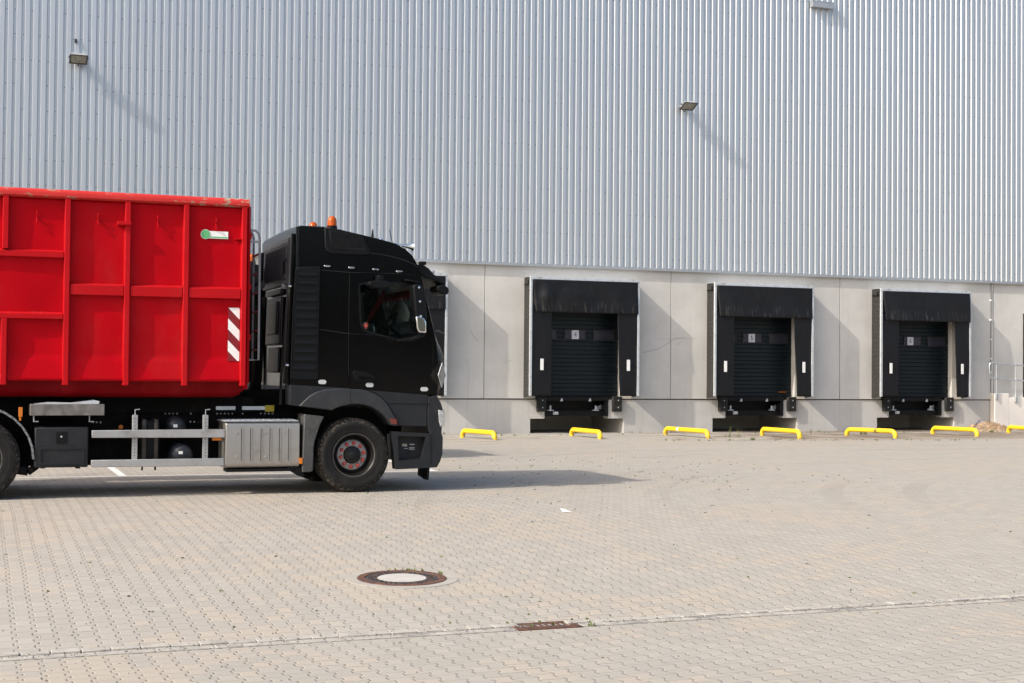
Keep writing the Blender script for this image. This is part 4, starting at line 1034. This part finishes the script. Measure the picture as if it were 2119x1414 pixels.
# tool box
q0, q1 = S(72, 885, YN), S(182, 967, YN); d = MB(); d.box(q0.x, q1.x, YN, YN+.5, q1.z, q0.z); tbx = d.build('tool_box', M['grey'], tr, bevel=.02, seg=3)
lz = q0.z-(q0.z-q1.z)*.44
d = MB(); d.plate([(q0.x+.05, q1.z+.04), (q1.x-.05, q1.z+.04), (q1.x-.05, lz-.02), (q0.x+.05, lz-.02)], [[(q0.x+.08, q1.z+.07), (q1.x-.08, q1.z+.07), (q1.x-.08, lz-.05), (q0.x+.08, lz-.05)]], YN-.012, YN-.001); d.build('lid_panel', M['grey'], tbx, bevel=.004)
d = MB(); d.box(q0.x+.27, q1.x-.27, YN-.006, YN-.001, lz+.02, q0.z-.06); d.build('latch_recess', M['bsteel'], tbx)
d = MB(); cc = S(127, 904, YN); d.lathe([(-.012,.012),(-.006,.014)], (cc.x, YN, cc.z), 'y', 10); d.build('lock', M['galv'], tbx)
for px in (89, 162): cc = S(px, 969, YN); d = MB(); d.box(cc.x-.03, cc.x+.03, YN+.1, YN+.16, cc.z-.012, cc.z+.03); d.build('foot', M['bsteel'], tbx)
# steel tray above tool box
q0, q1 = S(62.5, 837, YN), S(216, 860, YN); d = MB(); d.box(q0.x, q1.x, YN-.01, YN+.5, q1.z, q0.z); ty = d.build('steel_tray', M['tray'], tr, bevel=.006)
for px in (70, 185): cc = S(px, 868, YN+.1); d = MB(); d.tube([cc+Vector((0,0,.06)), cc+Vector((0,0,-.03)), cc+Vector((.06,0,-.03))], .01, 6); d.build('tray_hook', M['galv'], ty)
d = MB(); d.prism(P([(70,836.5),(205,836.5),(207,831),(196,828.5),(150,834),(100,833)]), YN+.05, YN+.35); d.build('folded_sheet', M['alu'], ty)
# rear mudguard
d = MB(); arcs = []
for k in range(15):
    an = R(0)+k/14*R(175); arcs.append((rwx+.70*math.cos(an), WZ+.0+.70*math.sin(an)))
inn = [(rwx+(x-rwx)*.965, WZ+(z-WZ)*.965) for x, z in reversed(arcs)]
d.prism(arcs+inn, YN-.01, YN+.42); mg = d.build('mudguard', M['mudg'], tr, ang=20)
d = MB()
for k in range(1, 26):
    an = k/26*R(170)
    for s_ in (-.04, .04): d.lathe([(-.014,.006),(-.010,.014)], (rwx+.69*math.cos(an), YN-.0+s_*0, WZ+.69*math.sin(an)), 'y', 6)
d.build('tread_pattern', M['mudg'], mg)
q0, q1 = S(38.5, 843, YN), S(46.5, 863, YN); d = MB(); d.box(q0.x, q1.x, YN-.012, YN+.01, q1.z, q0.z); d.box((q0.x+q1.x)/2-.01, (q0.x+q1.x)/2+.01, YN, YN+.4, q1.z-.05, q1.z+.02); d.build('side_reflector', M['orefl'], tr, bevel=.003)
q0, q1 = S(440.5, 905.5, YN), S(459.5, 912, YN); d = MB(); d.box(q0.x, q1.x, YN+.04, YN+.06, q1.z, q0.z); d.build('side_reflector', M['orefl'], tr, bevel=.003)
q0, q1 = S(619.5, 948, YN), S(625, 960, YN); d = MB(); d.box(q0.x, q1.x, YN-.04, YN-.0, q1.z, q0.z); d.build('side_reflector', M['orefl'], tr, bevel=.003)
cc = S(250, 884, YN+.6); d = MB(); d.lathe([(-.01,.03),(.01,.032)], (cc.x, YN+.6, cc.z), 'y', 14); d.build('side_reflector', M['orefl'], tr)
d = MB(); d.tube([S(58,974,YN+.3), S(40,972,YN+.3), S(20,960,YN+.3)], .07, 10); d.tube([S(64,965,YN+.25), S(72,975,YN+.25)], .09, 10); d.build('suspension_bag', M['bsteel'], tr)

# ------------------------------------------------------------------ red container
ct = thing('container', (1.0, -18.0, SZ(300, 823, YN)), 'red open-top steel roll-off container with ribbed sides, carried by the truck', 'container')
CXR = SX(515.5, 600, YN); CXL = CXR-6.6; YS = YN+.085; YB = YF-.085
zt0 = SZ(300, 400.5, YN); zrail = SZ(300, 418, YN); zsk = SZ(300, 745, YN); zbt = SZ(300, 789, YN); zhull = SZ(300, 823, YN)
def side_sheet(y, sgn):
    m_ = MB(); nx_, nz_ = 150, 60; vs = []
    for j in range(nz_+1):
        z = zbt+(zrail-zbt)*j/nz_
        for i in range(nx_+1):
            x = CXL+(CXR-CXL)*i/nx_
            dn = noise.noise(Vector((x*1.3, z*1.1, 3.1)))*.016+noise.noise(Vector((x*3.1, z*2.7, 9.0)))*.006
            if z < zsk: dn = dn*.3-.0
            off = -.0
            if z < zsk: off = -.030*(zsk-z)/(zsk-zbt)-.012
            vs.append((x, y+sgn*(dn+off), z))
    m_.add(vs, [(j*(nx_+1)+i, j*(nx_+1)+i+1, (j+1)*(nx_+1)+i+1, (j+1)*(nx_+1)+i) for j in range(nz_) for i in range(nx_)]); return m_
solid(side_sheet(YS, 1).build('side_panel', M['redA'], ct, ang=24), .004); solid(side_sheet(YB, -1).build('side_panel', M['redA'], ct), .004)
for y in (YN+.055, YF-.055):
    d = MB(); ysg = -1 if y < -18 else 1
    pp = []
    for k in range(9): an = k/8*math.pi; pp.append((y+.066*math.cos(an), zt0-.066+.066*math.sin(an)))
    pp = [(y+.066, zrail-.004)]+pp+[(y-.066, zrail+.012), (y-.03, zrail-.008)]
    d.prism_x(pp, CXL, CXR); d.build('top_rail', M['redC'], ct, bevel=.004)
# vertical ribs
RX = [SX(13, 405, YN), SX(141.3, 410, YN), SX(266, 416, YN), SX(387.3, 421, YN), SX(507.6, 427, YN)]
RX = [RX[0]-.93*k for k in (3, 2, 1)]+RX
hw = .044
barA = (SZ(100, 517.5, YN), SZ(100, 532.5, YN)); barB = (SZ(100, 647, YN), SZ(100, 660, YN)); barM = (SZ(300, 590, YN), SZ(300, 613.5, YN))
zfoot = SZ(300, 798, YN)
for y, yb in ((YN, YS+.01), (YF, YB-.01)):
    for i, x in enumerate(RX):
        lo_, hi_ = min(y, yb), max(y, yb)
        segs = [(zfoot, zrail+.02)]
        if i == 3: segs = [(zfoot, barB[1]-.002), (barA[0]+.002, zrail+.02)]
        for z0, z1 in segs:
            d = MB(); e = .010
            d.add([(x-hw+e,y,z0),(x+hw-e,y,z0),(x+hw-e,y,z1),(x-hw+e,y,z1),(x-hw,yb,z0),(x+hw,yb,z0),(x+hw,yb,z1),(x-hw,yb,z1)],[(0,1,2,3),(7,6,5,4),(0,4,5,1),(1,5,6,2),(2,6,7,3),(3,7,4,0)])
            d.build('rib', M['redB'], ct, bevel=.006)
    def hbar(x0, x1, z1, z0, top=.02):
        d = MB(); sg = -1 if y < -18 else 1; yo = y-sg*.012
        d.prism_x([(yo, z0), (yo, z1-top), (yb, z1+.012), (yb, z0-.0)], x0, x1); d.build('cross_bar', M['redB'], ct, bevel=.005)
    hbar(CXL, RX[4]-hw, *barA); hbar(CXL, RX[4]-hw, *barB)
    for a_, b_ in zip(RX[4:], RX[5:]): hbar(a_+hw, b_-hw, *barM)
    hbar(RX[4]+hw, RX[4]+hw+.01, barM[0], barM[1])
# end walls, floor, hull
d = MB(); d.box(CXR-.02, CXR, YN+.03, YF-.03, zhull+.12, zt0-.03); d.build('front_wall', M['redA'], ct, bevel=.01)
d = MB(); d.box(CXL, CXL+.04, YN+.03, YF-.03, zhull+.1, zt0-.03); d.build('rear_door', M['redA'], ct)
d = MB(); d.box(CXR, CXR+.03, YN+.10, YN+.17, zhull+.2, zt0-.1); d.box(CXR, CXR+.05, YF-.12, YF-.05, zhull+.2, zt0-.1)
[d.box(CXR, CXR+.05, YN+.12, YF-.12, z, z+.08) for z in (2.2, 2.9, 3.6)]; d.build('front_frame', M['redB'], ct)
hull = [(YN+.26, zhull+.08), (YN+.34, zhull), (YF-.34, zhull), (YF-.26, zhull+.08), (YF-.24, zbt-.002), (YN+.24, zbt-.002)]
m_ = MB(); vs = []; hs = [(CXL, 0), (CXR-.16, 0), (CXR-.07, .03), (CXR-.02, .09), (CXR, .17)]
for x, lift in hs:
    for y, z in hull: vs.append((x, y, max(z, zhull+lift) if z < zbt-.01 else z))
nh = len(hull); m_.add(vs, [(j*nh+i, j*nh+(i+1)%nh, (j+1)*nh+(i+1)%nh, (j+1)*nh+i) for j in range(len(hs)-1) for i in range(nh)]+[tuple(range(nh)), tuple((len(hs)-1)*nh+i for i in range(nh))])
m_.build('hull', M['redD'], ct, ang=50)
# hooks on the side
for px, py in ((76.4,450),(202.6,455),(326,460),(446.5,464)):
    c = S(px, py, YS); d = MB()
    for s_ in (1, -1):
        d.tube([(c.x, YS+.0, c.z), (c.x, YS-.045, c.z+s_*.02), (c.x, YS-.055, c.z+s_*.06), (c.x, YS-.03, c.z+s_*.088)], [.010,.009,.008,.006], 6)
    d.build('tarpaulin_hook', M['redB'], ct)
q0, q1 = S(243, 458, YN), S(271.5, 466.5, YN); d = MB(); d.box(q0.x, q1.x, YN-.035, YN-.0005, q1.z, q0.z); d.box(q0.x, q0.x+.1, YN, YS+.01, q1.z, q0.z); d.build('bracket', M['redB'], ct, bevel=.004)
q0, q1 = S(487.5, 493.5, YN), S(501, 496, YN); d = MB(); d.box(q0.x, q1.x, YN+.01, YS, q1.z, q0.z); d.build('bracket', M['redB'], ct)
# stickers
yk = YS-.026
q0, q1 = S(426, 478, yk), S(472, 495, yk); d = MB(); d.box(q0.x, q1.x, yk, yk+.003, q1.z, q0.z); st_ = d.build('sticker', M['white'], ct)
d = MB(); d.box(q0.x+.03, q1.x-.008, yk-.0015, yk-.0003, q1.z+.008, q1.z+.026); d.build('sticker_stripe', M['green'], st_)
c = S(425.5, 485, yk); d = MB(); d.lathe([(-.002,.066),(.003,.066)], (c.x, yk-.001, c.z), 'y', 28); d.build('sticker_disc_edge', M['white'], st_); d = MB(); d.lathe([(-.004,.061),(-.0022,.061)], (c.x, yk-.001, c.z), 'y', 28); d.build('sticker_disc', M['green'], st_)
# hazard board
yh = YS-.024; q0, q1 = S(472.5, 637, yh), S(494.8, 747.5, yh); W_, H_ = q1.x-q0.x, q0.z-q1.z
d = MB(); d.box(q0.x, q1.x, yh, yh+.004, q1.z, q0.z); hb = d.build('hazard_board', M['dred'], ct)
d = MB(); step = H_*.406
for k in range(-2, 3):
    zt_ = q0.z-(k+.5)*step; lo_ = []
    poly = [(q0.x, zt_), (q1.x, zt_-W_*1.03), (q1.x, zt_-W_*1.03-step*.5), (q0.x, zt_-step*.5)]
    # clip to the board
    def clip(pl, zc, keep):
        out = []
        for i in range(len(pl)):
            a_, b_ = pl[i], pl[(i+1)%len(pl)]
            ia, ib = keep(a_[1]), keep(b_[1])
            if ia: out.append(a_)
            if ia != ib: t_ = (zc-a_[1])/(b_[1]-a_[1]); out.append((a_[0]+(b_[0]-a_[0])*t_, zc))
        return out
    poly = clip(poly, q0.z, lambda z: z <= q0.z) if poly else poly
    poly = clip(poly, q1.z, lambda z: z >= q1.z) if len(poly) > 2 else []
    if len(poly) > 2: d.prism(poly, yh-.0016, yh-.0003)
d.build('hazard_stripes', M['white'], hb)
# ladder on the front wall
ly0 = YN+.32; ly1 = YN+.80
d = MB()
for yy, dxx in ((ly0, 0), (ly1, 0)):
    xa = CXR+.05; xb = CXR+.20
    zt_ = SZ(525, 477, yy); zl = SZ(525, 745, yy)
    d.tube([(xa, yy, zt_), (xb-.06, yy, zt_-.004), (xb-.015, yy, zt_-.05), (xb, yy, zt_-.12), (xb, yy, zl), (xa, yy, zl)], .017, 8)
ld_ = d.build('ladder', M['lampb'], ct)
for k in range(6):
    z = SZ(525, 745, ly0)+.14+k*.27; d = MB(); d.tube([(CXR+.2, ly0, z), (CXR+.2, ly1, z)], .014, 6); d.build('rung', M['redB'], ld_)
d = MB(); d.box(CXR+.03, CXR+.2, ly0-.01, ly0+.01, SZ(525, 503, ly0), SZ(525, 498, ly0)); d.box(CXR+.03, CXR+.2, ly1-.01, ly1+.01, SZ(525, 503, ly1), SZ(525, 498, ly1)); d.build('ladder_bracket', M['lampb'], ld_)

# ------------------------------------------------------------------ second truck behind
t2 = copy_tree(tr)
DY = 7.2
dx2 = SX(521, 540, YN+.32+DY)-SX(687, 468, YN+.32)
t2.location = tr.location+Vector((dx2, DY, 0))
tag(t2, 'second black truck parked behind the first, glimpsed in the gap between container and cab', 'truck')

# ------------------------------------------------------------------ ground ironwork
c = onground(832, 1197.5); sl = math.atan((gz(c.y+.5)-gz(c.y-.5)))
mh = thing('manhole_cover', (c.x, c.y, gz(c.y)), 'round rusty manhole cover with a pale concrete centre, in front of the truck', 'manhole cover')
mh.rotation_euler = (sl, 0, 0)
def mhb(m_, name, mt, par=None, **kw):
    o = m_.build(name, mt, par or mh, loc=WL[par or mh], **kw); return o
d = MB(); d.lathe([(-.1,.400),(.006,.400),(.010,.396),(.010,.335),(.004,.332),(-.1,.330)], (0,0,0), 'z', 72, False); mhb(d, 'cover_frame', M['rust'], ang=40)
d = MB(); d.lathe([(-.1,.327),(.004,.327),(.008,.322),(.008,.30),(.002,.296),(.002,.236),(.009,.232),(.009,.224),(-.02,.222)], (0,0,0), 'z', 72, False)
for k in range(36):
    an = 2*math.pi*k/36; c_, s_ = math.cos(an), math.sin(an); t_ = Vector((-s_,c_,0)); r_ = Vector((c_,s_,0))
    for r0, r1 in ((.243,.262),(.270,.290)):
        q = [r_*r0-t_*.013, r_*r0+t_*.013, r_*r1+t_*.013, r_*r1-t_*.013]
        d.add([v+Vector((0,0,.001)) for v in q]+[v+Vector((0,0,.011)) for v in q], [(0,3,2,1),(4,5,6,7),(0,1,5,4),(1,2,6,5),(2,3,7,6),(3,0,4,7)])
lid = mhb(d, 'lid', M['iron'], ang=30)
d = MB(); d.lathe([(-.03,.221),(.004,.221),(.009,.216),(.011,.1),(.011,.002)], (0,0,0), 'z', 64); mhb(d, 'concrete_infill', M['infill'], lid, ang=40)
# concrete ring round the frame
d = MB(); d.lathe([(-.03,.50),(.004,.50),(.0045,.402),(-.03,.402)], (c.x,c.y,0), 'z', 72, False)
d.v = [Vector((v.x, v.y, v.z+gz(v.y))) for v in d.v]; struct(d.build('manhole_collar', M['collar'], at=(0,0,0)))
g0 = Vector((gp.x, GY, gz(GY)))
gr = thing('gully_grate', g0, 'rectangular rusty gully grate in the gutter line', 'drain grate')
d = MB(); 
for x0, x1, y0, y1 in ((-.27,.25,.105,.13),(-.27,.25,-.125,-.10),(-.27,-.24,-.10,.105),(.22,.25,-.10,.105)): d.box(g0.x+x0, g0.x+x1, GY+y0, GY+y1, g0.z-.1, g0.z+.013)
d.build('grate_frame', M['rust'], gr, bevel=.004)
d = MB()
for i in range(10): d.box(g0.x-.239+i*.0482, g0.x-.215+i*.0482, GY-.099, GY+.104, g0.z-.06, g0.z+.009)
d.box(g0.x-.239, g0.x+.219, GY+.07, GY+.104, g0.z-.06, g0.z+.0095); d.box(g0.x-.239, g0.x+.219, GY-.085, GY-.015, g0.z-.06, g0.z+.0095)
d.build('grate_bars', M['rust'], gr, bevel=.003)
d = MB(); d.box(g0.x-.239, g0.x+.219, GY-.099, GY+.104, g0.z-.09, g0.z-.03); d.build('grate_void', M['dark'], gr)

# ------------------------------------------------------------------ small stuff
def tuft(m_, x, y, n_, h, r, z=None):
    z = gz(y) if z is None else z
    for i in range(n_):
        an = random.uniform(0, 6.28); l = random.uniform(.5, 1)*h; le = random.uniform(.2, .9)*h*.7
        bx_, by_ = x+random.uniform(-r, r), y+random.uniform(-r, r); wd = random.uniform(.004, .009)
        px_, py_ = -math.sin(an)*wd, math.cos(an)*wd; ex, ey = bx_+math.cos(an)*le, by_+math.sin(an)*le
        mx_, my_ = bx_+math.cos(an)*le*.35, by_+math.sin(an)*le*.35
        m_.add([(bx_-px_,by_-py_,z),(bx_+px_,by_+py_,z),(mx_+px_,my_+py_,z+l*.6),(mx_-px_,my_-py_,z+l*.6),(ex,ey,z+l)], [(0,1,2,3),(3,2,4)])
m_ = MB()
for k in range(230):
    if k < 150: x, y = random.uniform(4, 14), random.uniform(-19.5, -12)
    else: x, y = random.uniform(-3, 12), random.uniform(-29.5, -19.3)
    if x < 6.5 and y > -19.2: continue
    tuft(m_, x, y, 4, .016, .016)
for k in range(60): tuft(m_, random.uniform(10, 34), random.choice((-1.38, -1.5, .0-.05, -.1))+random.uniform(-.04, .02), 6, .06, .03)
for k in range(11):
    an = random.uniform(.2, math.pi-.1); tuft(m_, c.x+.415*math.cos(an), c.y+.415*math.sin(an), 3, .035, .012)
for k in range(11): tuft(m_, g0.x+random.uniform(-.27, .5), GY+random.choice((.115, .112, -.11, .0)), 4, .028, .012, g0.z+.008)
for k in range(34):
    x = 17+k*.27+random.uniform(-.3,.3); tuft(m_, x, -6.2-random.random()*.5-.05*(k-25), 6, .05, .05)
stuff(m_.build('joint_weeds', M['weed'], flat=True)); bpy.data.objects['joint_weeds']['label'] = 'tiny green weeds growing in paving joints and along the dock wall'
m_ = MB()
def pebble(x, y, s_):
    z = gz(y); v = [(x+random.uniform(.6,1)*s_*a, y+random.uniform(.6,1)*s_*b, z+s_*.8*cc+.002) for a, b, cc in ((1,0,.3),(-1,0,.3),(0,1,.3),(0,-1,.3),(0,0,1),(0,0,-.2))]
    m_.add(v, [(0,2,4),(2,1,4),(1,3,4),(3,0,4),(2,0,5),(1,2,5),(3,1,5),(0,3,5)])
for k in range(900): 
    y = GY+random.gauss(0, .06)-.03; pebble(random.uniform(-4, 13), y+.0, random.uniform(.004, .009)); m_.v[-6:] = [v+Vector((0,0,.014)) for v in m_.v[-6:]]
for k in range(1500): pebble(random.uniform(-5, 16), random.uniform(-30.5, -18.5), random.uniform(.004, .010))
stuff(m_.build('loose_grit', M['grit'], flat=True)); bpy.data.objects['loose_grit']['label'] = 'dark loose grit scattered on the paving and in the gutter'
# paper scrap
c = onground(1170, 1060); a = MB()
a.add([(c.x-.05,c.y-.02,gz(c.y)+.008),(c.x+.06,c.y-.04,gz(c.y)+.004),(c.x+.015,c.y+.05,gz(c.y)+.022),(c.x-.05,c.y+.035,gz(c.y)+.042),(c.x-.012,c.y,gz(c.y)+.036)], [(0,1,4),(1,2,4),(2,3,4),(3,0,4)])
tag(solid(a.build('paper_scrap', M['scrap'], at=(c.x,c.y,gz(c.y)), flat=True), .003), 'crumpled white paper scrap lying on the paving', 'litter')
# dry heap beside the platform with a purple flower
hp = S(2018, 885, -.4); a = MB(); nx_ = 26; vs = []
for j in range(nx_+1):
    for i in range(nx_+1):
        u_, v_ = i/nx_*2-1, j/nx_*2-1; rr_ = math.hypot(u_*(1.0 if u_ > 0 else .8), v_)
        h_ = .30*max(0, 1-rr_)**.8*(1+.5*noise.noise(Vector((u_*4, v_*4, 1))))+.02*noise.noise(Vector((u_*14, v_*14, 2)))
        vs.append((31.15+u_*.95, -.55+v_*.5, max(-.02, h_) if rr_ < 1 else -.03))
a.add(vs, [(j*(nx_+1)+i, j*(nx_+1)+i+1, (j+1)*(nx_+1)+i+1, (j+1)*(nx_+1)+i) for j in range(nx_) for i in range(nx_)])
ht = thing('debris_heap', (31.15, -.55, 0), 'heap of dry soil and dead grass against the concrete platform', 'heap')
a.build('soil', M['soil'], ht)
a = MB()
for k in range(420):
    an = random.uniform(0, 6.28); r_ = math.sqrt(random.random())*.95; u_, v_ = r_*math.cos(an), r_*math.sin(an)
    tuft(a, 31.15+u_*.95, -.55+v_*.5, 2, .10, .03, .26*max(0, 1-r_)**.8)
stuff(a.build('dead_grass', M['dry'], ht, flat=True))
fl_ = thing('purple_flower', (30.95, -.85, .02), 'purple flowering weed leaning in front of the dry heap', 'flower')
p0 = S(2012, 888, -.9); p1 = S(2030, 868, -.9)
a = MB(); a.tube([(p0.x-.05, -.9, .03), p0, p1], [.010,.008,.004], 5)
for k in range(8): tuft(a, p0.x-.05+random.uniform(-.06,.06), -.9, 3, .12, .05, .06)
a.build('stem', M['weed'], fl_, flat=True)
a = MB()
for k in range(46):
    t_ = random.uniform(.15, 1); q = p0.lerp(p1, t_)+Vector((random.uniform(-.035,.035), random.uniform(-.03,.03), random.uniform(-.035,.035)))
    r_ = random.uniform(.008, .016); a.lathe([(-r_,.002),(0,r_),(r_,.002)], q, 'z', 5)
a.build('bloom', M['purple'], fl_)
for px, lab in ((1508, 'tall thin grass tuft in front of the pit of door 5, on its left'), (1528, 'tall thin grass tuft in front of the pit of door 5, on its right')):
    c = onground(px, 905); a = MB()
    for k in range(6):
        x, y = c.x+random.uniform(-.05,.05), c.y+random.uniform(-.05,.05); dx_ = random.uniform(-.08,.08)
        a.tube([(x,y,gz(y)),(x+dx_*.4,y,gz(y)+.15),(x+dx_,y,gz(y)+random.uniform(.22,.36))], [.004,.003,.0015], 4)
    tuft(a, c.x, c.y, 7, .07, .07)
    tag(a.build('grass_tuft', M['weed'], at=(c.x, c.y, gz(c.y)), flat=True), lab, 'grass')
for px, py, lab, s_ in ((1786, 899.5, 'small green weed beside the wheel guide between doors 5 and 6', .13), (2052, 895, 'small green weed near the dry heap and the right wheel guide', .10), (1558, 911, 'small green weed left of the wheel guide of door 5', .10)):
    c = onground(px, py); a = MB(); tuft(a, c.x, c.y, 26, s_, s_*.6)
    tag(a.build('weed', M['weed'], at=(c.x, c.y, gz(c.y)), flat=True), lab, 'weed')
